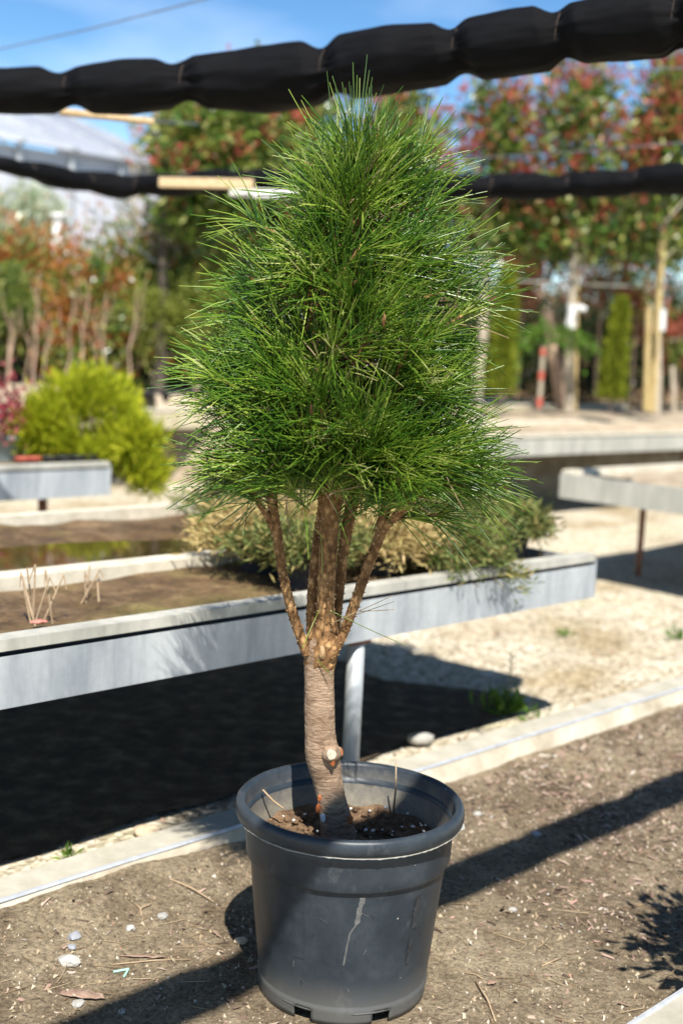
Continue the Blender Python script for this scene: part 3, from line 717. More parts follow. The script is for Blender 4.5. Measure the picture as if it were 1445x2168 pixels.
def leaf_shape(px, py, L, W, rot, lb, m='dead_leaf', nm='dead_leaf', curl=.35):
    p = ground_pt(px, py); vs = []; fs = []; N = 12
    for i in range(N+1):
        u = i/N-.5; w = W*(1-(2*u)**2)**.7*(1+.3*mn.noise(Vector((u*7, px, 0))))
        for k in (-1, 0, 1):
            x = u*L; y = k*w/2; z = .004+abs(k)*w*curl*.5+.004*mn.noise(Vector((u*6, k, px)))
            vs.append((p[0]+x*math.cos(rot)-y*math.sin(rot), p[1]+x*math.sin(rot)+y*math.cos(rot), p[2]+z))
    fs = [(3*i+k, 3*i+3+k, 3*i+4+k, 3*i+1+k) for i in range(N) for k in (0, 1)]
    o = link(nm, vs, fs, M[m], None, True); o.modifiers.new('t', 'SOLIDIFY').thickness = .0012
    return tag(o, lb, 'leaf' if nm == 'dead_leaf' else 'bark chip')
leaf_shape(172, 2112, .085, .026, -.12, 'curled brown dead leaf on the soil at the bottom left')
leaf_shape(1040, 2084, .020, .013, .6, 'small brown dead leaf lying right of the pot foot')
leaf_shape(300, 2028, .085, .007, .02, 'long thin pinkish bark strip lying on the soil left of the pot', 'dead_leaf', 'bark_strip', .1)
for i, (x0, y0, x1, y1, rr, lb) in enumerate([(358, 1862, 452, 1912, .0020, 'thin brown twig lying beside the kerb left of the pot'),
        (285, 1915, 300, 1942, .0022, 'short dark forked twig among pebbles near the kerb'),
        (240, 2044, 405, 2034, .0014, 'long dry stalk lying just below the pinkish bark strip'),
        (1006, 2080, 1048, 2166, .0022, 'brown twig at the bottom edge right of the pot'),
        (982, 2062, 1020, 2075, .0014, 'short thin twig beside the small dead leaf'),
        (499, 1812, 505, 1842, .0014, 'short dry stub standing against the kerb left of the pot'),
        (1145, 2048, 1190, 2030, .0014, 'pale thin stalk on the soil in the lower right')]):
    p, q = ground_pt(x0, y0), ground_pt(x1, y1); b = MB()
    mid = (p+q)/2+np.array([.004, .003, .004]); b.tube([p+UP*.002, mid, q+UP*.003], [rr, rr*.9, rr*.6], 6)
    if i == 1: b.tube([mid, mid+np.array([.02, .012, .006])], [rr*.8, rr*.4], 6)
    tag(b.build('twig', M['twig'], None, True), lb, 'twig', 'twigs on the bed')
b = MB(); p = ground_pt(240, 2061); q = ground_pt(272, 2056); b.tube([p+UP*.003, q+UP*.004], .0022, 6); b.tube([ground_pt(263, 2070)+UP*.003, q+UP*.004], .0022, 6)
t = NT('mint_plastic'); t.base((.36, .62, .50)); M['mint'] = t.set(Roughness=.5)
tag(b.build('plastic_scrap', M['mint']), 'small mint green scrap of plastic on the soil left of the pot', 'litter')

# countless fine litter: grit and chips on the bed
def scatter(n, seed, smin, smax, mat, name, flat=False, dens=None, srng=(.75, 4.2), nrng=(.96, 1.93)):
    r = np.random.default_rng(seed); base = np.array([[1, 0, -.3], [-.5, .87, -.3], [-.5, -.87, -.3], [0, 0, .8], [.3, .3, .6]]) if not flat else np.array([[-1, -.35, 0], [1, -.25, .1], [.9, .3, 0], [-.9, .35, .12]])
    V = []; Q = []; o = 0
    ff = [(0, 1, 3), (1, 2, 3), (2, 0, 3)] if not flat else [(0, 1, 2), (0, 2, 3)]
    base = base[:4]
    for i in range(n):
        s = srng[0]+(srng[1]-srng[0])*r.random()**1.5; nn = r.uniform(*nrng)
        if dens and r.random() > dens(s, nn): continue
        p = sn(s, nn, 0)
        if math.hypot(p[0]-PX, p[1]-PY) < .158: continue
        h = bed_h(s, nn); sz = smin+(smax-smin)*r.random()**3
        A = r.normal(size=3)*(.35 if flat else .9); th = r.random()*6.28; ca, sa = math.cos(th), math.sin(th)
        B = base*(1+.45*r.normal(size=base.shape)); B = np.stack([B[:, 0]*ca-B[:, 1]*sa, B[:, 0]*sa+B[:, 1]*ca, B[:, 2]+A[0]*B[:, 0]*.5+A[1]*B[:, 1]*.5], 1)*sz
        B[:, 2] += -B[:, 2].min()*.75
        V.append(B+np.array([p[0], p[1], h])); Q += [(o+a, o+b_, o+c) for a, b_, c in ff]; o += 4
    ob = link_np(name, np.concatenate(V), np.array(Q), mat, None)
    return ob
tag(scatter(15000, 1, .0009, .0048, M['grit'], 'grit'), 'fine pale grit and small stones strewn over the bed soil', 'grit', None, 'stuff')
tag(scatter(9000, 2, .0015, .011, M['chip'], 'bark_litter', True, lambda s, n: min(1, .35+.9*max(0, (s-2.1)/1.2)+.5*max(0, mn.noise(Vector((s*3, n*3, 0)))))), 'brown bark chips and crumbs strewn over the bed soil', 'bark litter', None, 'stuff')
tag(scatter(19000, 6, .002, .013, M['chip'], 'dead_leaf_litter', True, lambda s, n: max(0, min(1, (s-2.0)/.7+.5*mn.noise(Vector((s*2, n*2, 4))))), (1.9, 4.3)), 'pinkish brown leaf and bark litter covering the far end of the bed', 'leaf litter', None, 'stuff')
n = 700; ss = .8+3.0*rng.random(n)**1.3; nn = rng.uniform(.96, 1.9, n)
B_ = np.array([sn(a, c, bed_h(a, c)+.0025) for a, c in zip(ss, nn)]); D_ = rng.normal(size=(n, 3))*np.array([1, 1, .05])
keep = np.hypot(B_[:, 0]-PX, B_[:, 1]-PY) > .22; B_, D_ = B_[keep], D_[keep]
tag(needles('fallen_needles', B_, D_, .02+.05*rng.random(len(B_)), rng.normal(size=(len(B_), 3))*np.array([.006, .006, .001]), np.full((len(B_), 1), .0007), M['needle_dry'], None), 'dry fallen pine needles strewn over the bed soil', 'needles', None, 'stuff')

# ================================================================== BENCHES
def bench(label, s0, s1, n0, n1, zl, zt, face='galv', top='bench_soil', legs=(), group='nursery benches', divider=None, legmat='post', soil_z=None, endcap=True, legw=.022):
    o = thing('bench', label, 'bench', group)
    b = MB(); T = .004
    b.snbox(s0, s1, n0, n0+T, zl, zt-.009)                                         # front skirt
    b.snbox(s0, s1, n0+T, n0+.035, zl, zl+.004)
    if endcap: b.snbox(s1-.0+.0005, s1+T, n0-.001, n1, zl, zt+.006); b.snbox(s0-T, s0-.0005, n0-.001, n1, zl, zt+.006)
    b.snbox(s0, s1, n1-T, n1, zl, zt)
    b.build('skirt', M[face], o)
    b = MB(); b.snbox(s0+.002, s1-.002, n0+.003, n0+.052, zt+.001, zt+.024); b.build('lip', M['concrete' if face != 'galv' else 'galv_pale'], o)
    b = MB(); b.snbox(s0+.004, s1-.004, n1-.06, n1-.006, zt-.02, zt+.026); b.build('rear_edge', M['concrete'], o)
    b = MB(); b.snbox(s0+.006, s1-.006, n0+.034, n1-.062, zl+.035, zt-.045); b.snbox(s0+.006, s1-.006, n0+.034, n0+.050, zt-.0445, zt+.0005); b.build('tray', M['tray'], o)
    if divider: b = MB(); b.snbox(s0+.006, min(divider[2], s1-.006), divider[0], divider[1], zt-.04, zt+.020); b.build('divider', M['concrete'], o)
    sz = soil_z if soil_z is not None else zt-.012
    vs = []; N1, N2 = int((s1-s0)*26)+2, int((n1-n0)*30)+2
    for i in range(N1+1):
        for j in range(N2+1):
            s = s0+.006+(s1-s0-.012)*i/N1; n = n0+.053+(n1-n0-.116)*j/N2
            dip = .034*max(0, min(1, 1.9-math.hypot((s-1.45)/.80, (n-2.86)/.17)*1.1)) if divider else 0
            vs.append(sn(s, n, sz-dip+.012*mn.noise(Vector((s*5, n*5, 0)))+.009*mn.noise(Vector((s*14, n*14, 2)))+.006*mn.noise(Vector((s*31, n*31, 5)))+(.012*max(0, mn.noise(Vector((s*1.5, n*1.5, 9)))))))
    o2 = link('soil', vs, [(i*(N2+1)+j, (i+1)*(N2+1)+j, (i+1)*(N2+1)+j+1, i*(N2+1)+j+1) for i in range(N1) for j in range(N2)], M[top], o, True)
    for (s, n) in legs:
        b = MB(); b.tube([sn(s, n, -.04), sn(s, n, zl*.5), sn(s, n, zl-.001)], legw, 14); lg = b.build('leg', M[legmat], o, True)
        b = MB(); b.snbox(s-.03, s+.03, n-.022, n+.16, zl-.012, zl-.001); b.build('bracket', M['rust'], lg)
    return o
A = bench('long galvanised bench behind the pine, wet brown soil on its left half', -.6, 3.13, 2.02, 3.53, .42, .531, 'galv', 'bench_soil',
          [(2.126, 2.052), (.0, 2.052), (2.36, 3.4), (.2, 3.4)], divider=(2.585, 2.665, 2.33), soil_z=.522)
# puddle between divider and rear edge
vs = []; N = 44
for i in range(N):
    th = 2*PI*i/N; k = 1+.22*mn.noise(Vector((math.cos(th)*1.5, math.sin(th)*1.5, 4)))
    vs.append(sn(1.45+.92*k*math.cos(th), 2.86+.20*k*math.sin(th), .5345))
o = link('puddle', vs, [tuple(range(N))], M['water']); tag(o, kind='structure')
# dry grass tufts and a red scrap on the wet soil
for px, py, hh, nst, lb in ((85, 1315, .12, 7, 'tuft of dry bleached grass stalks on the wet soil at the left edge'), (192, 1268, .075, 4, 'small dry grass tuft on the wet soil right of the larger tuft')):
    p = atz(px, py, .525); b = MB(); r_ = random.Random(px)
    for k in range(nst):
        d = np.array([r_.uniform(-.8, .8), r_.uniform(-.3, .3), 1.]); d /= np.linalg.norm(d); e = p+d*hh*r_.uniform(.7, 1.1)
        e2 = e+np.array([r_.uniform(-.4, .4), 0, -.8])*hh*.35
        b.tube([p+np.array([r_.uniform(-.03, .03), r_.uniform(-.02, .02), -.01]), e, e2], [.0022, .0020, .0012], 5)
    tag(b.build('dry_grass', M['twig']), lb, 'grass tuft', 'dry grass tufts on the bench')
t = NT('pink_plastic'); t.base((.55, .20, .16)); M['pink'] = t.set(Roughness=.5)
p = atz(82, 1322, .53); b = MB(); rad_p = .011; b.add(*stone_verts(p+np.array([0, 0, .006]), rad_p, 9, .35, 1.6, .4))
tag(b.build('plastic_label', M['pink']), 'crumpled pinkish red plastic label on the wet bench soil', 'litter')

bench('pale bench seen end-on at the right with sandy top and thin legs', 5.36, 9.5, 2.2, 3.72, .42, .545, 'galv_pale', 'bench_sand', [(5.85, 3.5), (5.85, 2.5), (8, 3.5)], legw=.018, legmat='rust')
bench('galvanised bench at the left carrying the lime conifer', .6, 3.24, 4.80, 6.2, .41, .545, 'galv', 'bench_soil', [(3.0, 5.0), (1.2, 5.0), (3.0, 6.0)], legmat='rust')
bench('long sand-topped bench at the right below the tree row', 5.45, 13.5, 5.15, 6.4, .47, .60, 'galv_pale', 'bench_sand', [(7.0, 5.33), (9.5, 5.33)], legmat='rust')
bench('weathered tan bench behind the lime conifer, left of the pine crown', 5.3, 9.8, 8.0, 9.2, .46, .60, 'galv_tan', 'bench_sand', [(5.6, 8.2), (7, 8.2)])
bench('far sandy bench at the left in front of the red-tipped hedge shrubs', .5, 4.6, 8.0, 9.4, .50, .62, 'concrete', 'bench_sand', [(3.0, 8.2)])
bench('far tan bench end showing right of the pine crown', 9.95, 12.2, 7.6, 8.6, .50, .68, 'galv_tan', 'bench_sand', [(10.2, 7.8)])

# rear terraces: raised sandy beds the hedge rows stand on
def terrace(name, pts, z0, z1, m):
    vs = []; fs = []; N = 24
    (a, b_, c, d) = [np.array(q, float) for q in pts]
    for i in range(N+1):
        for j in range(N+1):
            u, v = i/N, j/N; p = (a*(1-u)+b_*u)*(1-v)+(d*(1-u)+c*u)*v
            vs.append((p[0], p[1], z0+(z1-z0)*v+.02*mn.noise(Vector((p[0]*2, p[1]*2, 0)))))
    fs = [(i*(N+1)+j, (i+1)*(N+1)+j, (i+1)*(N+1)+j+1, i*(N+1)+j+1) for i in range(N) for j in range(N)]
    k = len(vs)
    for i in range(N):                                  # front wall of the terrace
        p, q = vs[i*(N+1)], vs[(i+1)*(N+1)]; k = len(vs); vs += [(p[0], p[1], -.05), (q[0], q[1], -.05)]; fs.append((k, k+1, (i+1)*(N+1), i*(N+1)))
    tag(link(name, vs, fs, m, None, True), kind='structure')
terrace('terrace_ground', [(.8, 10.1), (9.5, 13.0), (20, 30), (.8, 30)], .60, .95, M['bench_sand'])
terrace('terrace_ground', [(-9, 10.2), (.7, 10.2), (.7, 30), (-20, 30)], .72, 1.0, M['bench_sand'])

# ================================================================== JUNIPERS ON THE BENCH
M['junstem'] = m_noise('juniper_stem', [(.3, (.14, .10, .06)), (.7, (.26, .19, .11))], 20, .9, 0)
def juniper(s, n, R, hgt, seed, mats, label, lean=(0, 0), np_=1500, z=.53, droop=0.):
    o = thing('juniper', label, 'juniper', 'potted junipers on the long bench')
    r = np.random.default_rng(seed); c = sn(s, n, z)
    b = MB(); b.lathe(c+np.array([0, 0, -.008]), [(.055, 0), (.068, .085), (.072, .087), (.072, .10), (.066, .10), (.064, .088), (.001, .086)], 18); b.build('nursery_pot', M['dark'], o, True)
    sprs = []; st = MB(); nb_ = 60
    for k in range(nb_):
        a = r.random()*2*PI; el = r.uniform(.1, 1.0); L = R*(.55+.6*r.random())
        d = np.array([math.cos(a)*math.cos(el), math.sin(a)*math.cos(el), math.sin(el)*hgt/R*1.1]); d[:2] += np.array(lean)*.7
        p0 = c+np.array([0, 0, .085]); p1 = p0+d*L*.6; p2 = p0+d*L+np.array([0, 0, -.12*L-droop*L*r.random()])
        st.tube([p0, p1, p2], [.0028, .0018, .0007], 5)
        m = np_//nb_; t = (.18+.82*r.random((m, 1))**.7)
        q = p0*(1-t)**2+2*p1*t*(1-t)+p2*t*t+r.normal(size=(m, 3))*R*.085
        dd = unit(d+r.normal(size=(m, 3))*.8+np.array([0, 0, .2]))
        sprs.append(leaf_quads(q, dd, (.024+.026*r.random(m)), .0058, r))
    leaf_obj('crown', [np.concatenate(sprs)], mats, o, [0])
    st.build('stem', M['junstem'], o)
    return o
JG, JT = [M['juniper_green']], [M['juniper_tan']]
for i, (s, n, rj, hg, m, lb, ln, dr) in enumerate([
    (2.10, 2.24, .20, .17, JG, 'green and golden juniper nearest the left limb of the pine', (-.05, .1), .0),
    (2.16, 2.46, .22, .18, JT, 'golden tan juniper seen between the pine limbs, left of the main stem', (0, 0), 0),
    (2.42, 2.26, .24, .16, JT, 'golden brown juniper nearest the bench front, right behind the pine limbs', (0, 0), .1),
    (2.60, 2.20, .20, .13, JG, 'juniper trailing green and tan sprays over the bench front', (.30, -.50), .75),
    (2.40, 2.62, .23, .16, JG, 'bluish green juniper at the left end of the juniper block beside the divider', (-.25, .05), .1),
    (2.72, 2.60, .25, .20, JT, 'tan bronze juniper in the middle of the juniper block', (0, 0), 0),
    (2.95, 2.36, .24, .17, JG, 'olive juniper near the front right corner of the bench', (.1, 0), .2),
    (3.02, 2.74, .26, .22, JG, 'taller olive green juniper at the bench end', (.25, 0), .2),
    (2.60, 3.02, .26, .20, JG, 'green juniper in the rear of the block left of the trunk', (0, 0), 0),
    (2.92, 3.12, .26, .20, JT, 'tan tinged juniper in the rear of the block, seen between the limbs', (0, 0), 0),
    (3.0, 2.26, .15, .13, JG, 'low small juniper at the very front corner of the bench', (.1, .2), .05),
    (3.05, 3.38, .22, .18, JG, 'rearmost green juniper at the far bench corner', (.2, .2), .1)]):
    juniper(s, n, rj*.93, hg*.62, 40+i, m, lb, ln, 5600, .53, dr)

# ================================================================== SHADE NET ROLLS
def roll(label, pts, zc, ties, seed, k=64, nseg=420, pinch=.29):
    """pts: (px, top, bottom) of the roll in the photograph; ties: px of its binding wires"""
    o = thing('shade_net_roll', label, 'net roll', 'rolled shade nets overhead')
    xs = np.array([p[0] for p in pts]); cy = np.array([(p[1]+p[2])/2 for p in pts]); hw = np.array([(p[2]-p[1])/2 for p in pts])
    qx = np.linspace(xs[0], xs[-1], nseg)
    cyi = np.interp(qx, xs, cy); hwi = np.interp(qx, xs, hw)
    ker = np.ones(9)/9; cyi = np.convolve(np.pad(cyi, 4, 'edge'), ker, 'valid'); hwi = np.convolve(np.pad(hwi, 4, 'edge'), ker, 'valid')
    path = np.array([atz(a, b_, zc) for a, b_ in zip(qx, cyi)])
    dep = np.array([math.cos(P)*p[1]-math.sin(P)*(p[2]-H) for p in path]); rad = hwi*dep/F
    tt = np.array(ties)
    def rf(i, j, th):
        x = qx[i]; shift = 30*math.sin(th+.9); d = np.abs(tt-(x+shift)).min(); g = max(0, 1-d/44); g = g*g*(3-2*g)
        crease = .06*mn.noise(Vector((x*.006+seed, math.cos(th)*2.2, math.sin(th)*2.2)))+.030*mn.noise(Vector((x*.013+seed, math.cos(th)*6, math.sin(th)*6)))
        w_ = max(0, 1-d/125); fold = .11*w_*mn.noise(Vector((x*.006, math.cos(th)*5, math.sin(th)*5+seed)))+.11*w_*w_*mn.noise(Vector((x*.012, math.cos(th)*11, math.sin(th)*11+seed)))
        return 1.02-pinch*g+crease+fold
    b = MB(); b.tube(list(path), list(rad), k, True, rf); b.build('net', M['net'], o, True)
    for t_ in ties:
        i = int(np.argmin(np.abs(qx-t_))); c = path[i]; tg = path[min(i+1, nseg-1)]-path[max(i-1, 0)]; tg /= np.linalg.norm(tg)
        a = np.array([0, 0, 1.]); a -= tg*(a@tg); a /= np.linalg.norm(a); bb = np.cross(tg, a); ring = []
        for q in range(25):
            th = 2*PI*q/24; ring.append(c+(a*math.cos(th)+bb*math.sin(th))*rad[i]*(1.045-pinch*.93)+tg*.022*dep[i]/3.5*math.sin(th+.3))
        b = MB(); b.tube(ring, .0016*dep[i]/3.4, 5); b.build('tie', M['tie'], o)
    return o
roll('thick black shade net roll tied in bulges across the top of the picture',
     [(-160, 152, 240), (-60, 150, 240), (0, 147, 238), (75, 143, 240), (145, 148, 232), (270, 127, 238), (390, 128, 222), (550, 102, 238), (697, 88, 215), (830, 58, 193), (970, 48, 172), (1080, 25, 158), (1190, 12, 138), (1290, -5, 125), (1425, -30, 112), (1560, -50, 95)],
     1.94, [-60, 140, 385, 697, 968, 1185, 1428], 1)
roll('thinner sagging black shade net roll passing behind the pine crown',
     [(-120, 322, 352), (0, 330, 362), (100, 347, 392), (200, 365, 412), (260, 367, 424), (320, 370, 415), (400, 362, 418), (500, 358, 404), (600, 360, 408), (800, 366, 418), (1010, 370, 424), (1200, 366, 420), (1300, 361, 415), (1445, 343, 411), (1560, 330, 405)],
     1.98, [55, 175, 285, 400, 520, 640, 780, 900, 1030, 1188, 1340, 1480], 2, 36, 360, .26)
# a third roll hangs over the viewer (its shadow crosses the pot)
o = thing('shade_net_roll', 'shade net roll overhead out of sight that throws the slanting shadow', 'net roll', 'rolled shade nets overhead')
path = []; rad = []
for i in range(160):
    s = -2.2+7*i/159; path.append(sn(s-.93, 1.56-.559*2.2, 2.2)); rad.append(.061*(1-.16*max(0, math.cos(s*2*PI/.45))**6))
b = MB(); b.tube(path, rad, 16, True, lambda i, j, th: 1+.07*mn.noise(Vector((i*.1, math.cos(th)*2, math.sin(th)*2)))); b.build('net', M['net'], o, True)
# wires
for i, (x0, y0, x1, y1, z, rr, lb) in enumerate([(-60, 117, 520, -24, 2.5, .0035, 'overhead wire crossing the blue sky in the upper left corner'),
        (-60, 228, 420, 262, 2.3, .003, 'thin wire stretched under the thick net roll at the left'),
        (1150, 143, 1500, 142, 2.6, .003, 'thin wire against the sky above the red trees at the right'),
        (900, 340, 1500, 297, 2.3, .003, 'thin wire in front of the red-tipped trees above the second net roll'),
        (980, 588, 1500, 612, 1.5, .0035, 'pale tying wire stretched between the tree stakes at the right'),
        (-40, 262, 330, 555, 1.9, .004, 'slanting bracing wire in front of the greenhouse')]):
    b = MB(); y = 12.0 if i == 4 else None
    p = [aty(x0, y0, 11.6), aty(x1, y1, 12.4)] if i == 4 else ([aty(x0, y0, 8), aty(x1, y1, 9)] if i == 5 else [atz(x0, y0, z), atz(x1, y1, z)])
    b.tube([p[0], (p[0]+p[1])/2-UP*.01*(i != 5), p[1]], rr*(2 if i in (4,) else 1), 5); tag(b.build('wire', M['wire'] if i != 4 else M['galv_pale']), lb, 'wire', 'stretched wires')
# battens
def batten(p, q, w, h, m, nm, lb):
    d = q-p; L = np.linalg.norm(d); d /= L; s = np.cross(d, UP); s /= np.linalg.norm(s); u = np.cross(s, d)
    b = MB(); N = 12
    for i in range(N):
        pass
    b.box((p+q)/2, d, s, u, L/2, w/2, h/2); o = b.build(nm, M[m])
    bv = o.modifiers.new('b', 'BEVEL'); bv.width = .003; bv.segments = 2
    return tag(o, lb, 'batten', 'battens holding the nets')
batten(aty(128, 236, 4.35), aty(324, 258, 4.5), .04, .018, 'wood', 'wooden_batten', 'pale wooden batten tucked under the thick net roll')
batten(aty(338, 386, 6.0), aty(536, 390, 5.9), .03, .046, 'wood', 'wooden_batten', 'pale wooden batten lying along the thinner net roll')
batten(aty(488, 407, 6.0), aty(640, 413, 5.9), .03, .04, 'white', 'white_batten', 'white batten just below the wooden one beside the pine crown')

# ================================================================== LEFT SIDE PLANTS
# lime conifer on the left bench
o = thing('lime_conifer', 'rounded lime yellow dwarf conifer spilling over the left bench end', 'conifer')
r = np.random.default_rng(77); cpt = aty(185, 905, 6.05); Vq = []; LC = []
for k in range(260):
    q = unit(r.normal(size=3)); px_ = aty(*(np.array([186, 888])+np.array([q[0]*104, -q[2]*90])), 6.05)
    dep = q[1]*.28
    if mn.noise(Vector(q*2.4)) > -.22: LC.append((px_+np.array([0, dep, 0]), q))
for cx, cy_, rx, ry, kk in ((283, 935, 44, 40, 60), (309, 1005, 30, 34, 46), (78, 905, 40, 58, 50), (130, 945, 48, 34, 44), (225, 955, 40, 30, 34)):
    for k in range(kk):
        q = unit(r.normal(size=3)); LC.append((aty(cx+q[0]*rx, cy_-q[2]*ry, 5.9+q[1]*.12), q))
for p, q in LC:
    m = 46; p = p-q*.05*r.random()
    d = unit(q*np.array([1, 1, 1])+np.array([0, -.1, .75])+r.normal(size=(m, 3))*.38)
    b0 = p+r.normal(size=(m, 3))*.028
    Vq.append(leaf_quads(b0, d, .035+.04*r.random(m), .010, r))
leaf_obj('crown', [np.concatenate(Vq)], [M['lime']], o, [0])
b = MB(); c0 = aty(215, 985, 6.05)
for k in range(14):
    e = LC[int(r.integers(0, len(LC)))][0]; b.tube([c0, (c0+e)/2+np.array([0, 0, -.02]), e], [.014, .008, .003], 6)
b.build('stem', M['stem'], o)
b = MB(); b.lathe(c0-np.array([0, 0, .06]), [(.10, 0), (.13, .10), (.135, .10), (.135, .115), (.12, .11), (.001, .10)], 22); b.build('nursery_pot', M['dark'], o, True)
# purple red shrub and a pale green pot at the left edge
o = thing('berberis_shrub', 'small purple-red leaved shrub at the left edge beside the lime conifer', 'shrub')
simple_crown('crown', o, aty(8, 885, 5.9), (.13, .13, .15), 900, 3, M['berberis'], .034, .55, 26, .26)
b = MB(); c0 = aty(5, 985, 5.9); b.lathe(c0, [(.075, 0), (.10, .13), (.105, .13), (.105, .15), (.095, .145), (.001, .135)], 22); t = NT('pale_teal_pot'); t.base((.34, .42, .42)); M['teal'] = t.set(Roughness=.5); b.build('nursery_pot', M['teal'], o, True)
b = MB(); e = aty(8, 900, 5.9); b.tube([c0+UP*.13, e], [.008, .004], 6); b.build('stem', M['stem'], o)
for i, (px, m) in enumerate(((48, 'red'), (72, 'red'), (105, 'dark'), (135, 'dark'), (165, 'dark'), (195, 'dark'))):
    lb = ['small red pot on the left bench next to the teal pot', 'second small red pot on the left bench, right of its twin', 'low black tray pot right of the red pots on the left bench', 'low black tray pot under the left half of the lime conifer', 'low black tray pot under the middle of the lime conifer', 'low black tray pot under the right half of the lime conifer'][i]
    b = MB(); b.lathe(atz(px, 985-(px-48)*.035, .55), [(.026, 0), (.034, .03), (.036, .03), (.036, .037), (.032, .036), (.001, .03)], 18)
    tag(b.build('small_pot', M[m], None, True), lb, 'pot', 'small pots on the left bench')

# row of red-tipped shrubs
rowd = 11.2
def pxm(y): return y/F
SHR = [(-40, 540, 770, 90, .38, 'leftmost green and red photinia shrub of the hedge row'), (40, 535, 770, 85, .50, 'photinia shrub with red tips second in the hedge row'), (115, 545, 775, 75, .62, 'strongly red photinia shrub in the hedge row'),
       (190, 560, 775, 78, .52, 'orange-red photinia shrub in the middle of the hedge row'), (285, 520, 780, 82, .25, 'taller greener photinia shrub with few red tips'), (375, 540, 780, 75, .45, 'photinia shrub with orange top just left of the pine crown'), (470, 560, 790, 80, .35, 'photinia shrub half hidden by the pine crown')]
for i, (px, top, bot, wpx, red, lb) in enumerate(SHR):
    y = rowd+.25*((i*7) % 3-1); o = thing('photinia_shrub', lb, 'shrub', 'photinia hedge row at the left')
    red -= .12; c = aty(px, (top+bot)/2-4, y); hz = (bot-top)/2*pxm(y); wx = wpx*pxm(y)
    photinia_crown('crown', o, c, (wx*1.05, wx*.9, hz*1.05), 6200, 100+i, red, .07, 70, [M['photinia'], M['photinia_orange']], .34)
    b = MB(); g = np.array([c[0], c[1], .72]); r2 = np.random.default_rng(i)
    for k in range(5): b.tube(wob(g+np.array([r2.normal()*.05, r2.normal()*.05, 0]), c+np.array([r2.normal()*.2, r2.normal()*.1, hz*.4]), 4, .03, r2), [.016, .013, .01, .005], 6)
    b.build('stem', M['stem'], o)
    b = MB(); b.lathe((g[0], g[1], .70), [(.14, 0), (.17, .2), (.178, .2), (.178, .22), (.16, .21), (.001, .2)], 18); b.build('nursery_pot', M['dark'], o, True)
for i, (px, py, rx, ry, lb) in enumerate(((340, 665, 70, 75, 'pale yellow-green shrub in front of the hedge row, left of the pine'), (420, 650, 60, 95, 'yellow-green shrub half covered by the pine crown'), (20, 640, 45, 60, 'fresh green shrub at the left edge before the hedge'))):
    y = 10.6; o = thing('yellow_shrub', lb, 'shrub', 'yellow-green shrubs'); c = aty(px, py, y)
    simple_crown('crown', o, c, (rx*pxm(y), rx*pxm(y), ry*pxm(y)), 2200, 60+i, M['yellowgreen'] if i < 2 else M['photinia'], .05, .45, 34, .24)
    b = MB(); b.tube([(c[0], c[1], .7), (c[0]+.02, c[1], c[2])], [.018, .008], 6); b.build('stem', M['stem'], o)
# bare saplings
for i, (px, top, bot, w, lb) in enumerate(((22, 655, 790, 6, 'short bare pinkish sapling at the left edge'), (78, 575, 800, 8, 'tall bare pinkish sapling, thickest at the left'), (60, 690, 800, 5, 'thin bare sapling leaning beside the tall pinkish one'),
        (97, 670, 790, 5, 'slim bare reddish sapling just right of the tallest one'), (148, 615, 800, 6, 'bare pinkish sapling standing before the red shrub'), (178, 590, 785, 6.5, 'straight bare sapling in the middle of the row'), (200, 650, 790, 4, 'thin forked bare sapling in the middle of the row'), (218, 620, 815, 7, 'reddish bare sapling above the lime conifer'), (283, 610, 785, 7, 'bare greyish sapling before the tall green shrub'))):
    y = 9.4; a = aty(px-8, bot+25, y); e = aty(px+8, top, y); r2 = np.random.default_rng(i+50)
    b = MB(); b.tube(wob(a, e, 7, .012, r2), list(np.linspace(w, w*.4, 7)*pxm(y)*.30), 7)
    for k in range(2):
        s = a+(e-a)*(.45+.25*k); b.tube([s, s+np.array([r2.choice([-1, 1])*.06, r2.normal()*.03, .16]), s+np.array([r2.choice([-1, 1])*.08, 0, .3])], [.0035, .0025, .0015], 5)
    tag(b.build('bare_sapling', M['stem']), lb, 'sapling', 'bare saplings at the left')
# black nursery pots row on the tan bench
for i, px in enumerate((292, 322, 352, 384, 414, 444)):
    lb = ['leftmost black pot on the tan bench', 'second black pot on the tan bench from the left', 'third black pot on the tan bench from the left', 'fourth black pot on the tan bench from the left', 'fifth black pot on the tan bench, at the pine crown', 'last black pot on the tan bench, behind the pine needles'][i]
    c = sn(5.72+.235*i, 8.35, .605); b = MB()
    b.lathe(c, [(.075, 0), (.095, .13), (.102, .13), (.102, .15), (.092, .145), (.001, .13)], 18)
    o = b.build('nursery_pot', M['dark'], None, True); tag(o, lb, 'pot', 'black pots on the tan bench')

# greenhouse
o = thing('greenhouse', 'long milky plastic greenhouse with sloping roof at the far left', 'greenhouse')
GN, GS1, ZE, ZR = 14.7, 10.75, 3.95, 4.75
gw = 3.0; gs0 = 2.0
b = MB(); b.snbox(gs0, GS1, GN, GN+.05, .0, ZE-.3); b.build('wall', M['film'], o)
vs = []; 
for s in (gs0, GS1+.05):
    for k in range(9):
        u = k/8; vs.append(sn(s, GN-.15+u*gw, ZE-.28+(ZR-ZE+.28)*u))
fr = [(k, k+1, k+10, k+9) for k in range(8)]
rf = link('roof', vs, fr, M['film'], o, True); rf.modifiers.new('t', 'SOLIDIFY').thickness = .03
b = MB()
for k in range(12):
    s = gs0+(GS1-gs0)*k/11; b.tube([sn(s, GN-.18+q/8*gw, ZE-.25+(ZR-ZE+.28)*(q/8)) for q in range(9)], .03, 6); b.tube([sn(s, GN-.05, 0), sn(s, GN-.05, ZE-.25)], .04, 6)
b.build('hoop', M['galv'], o)
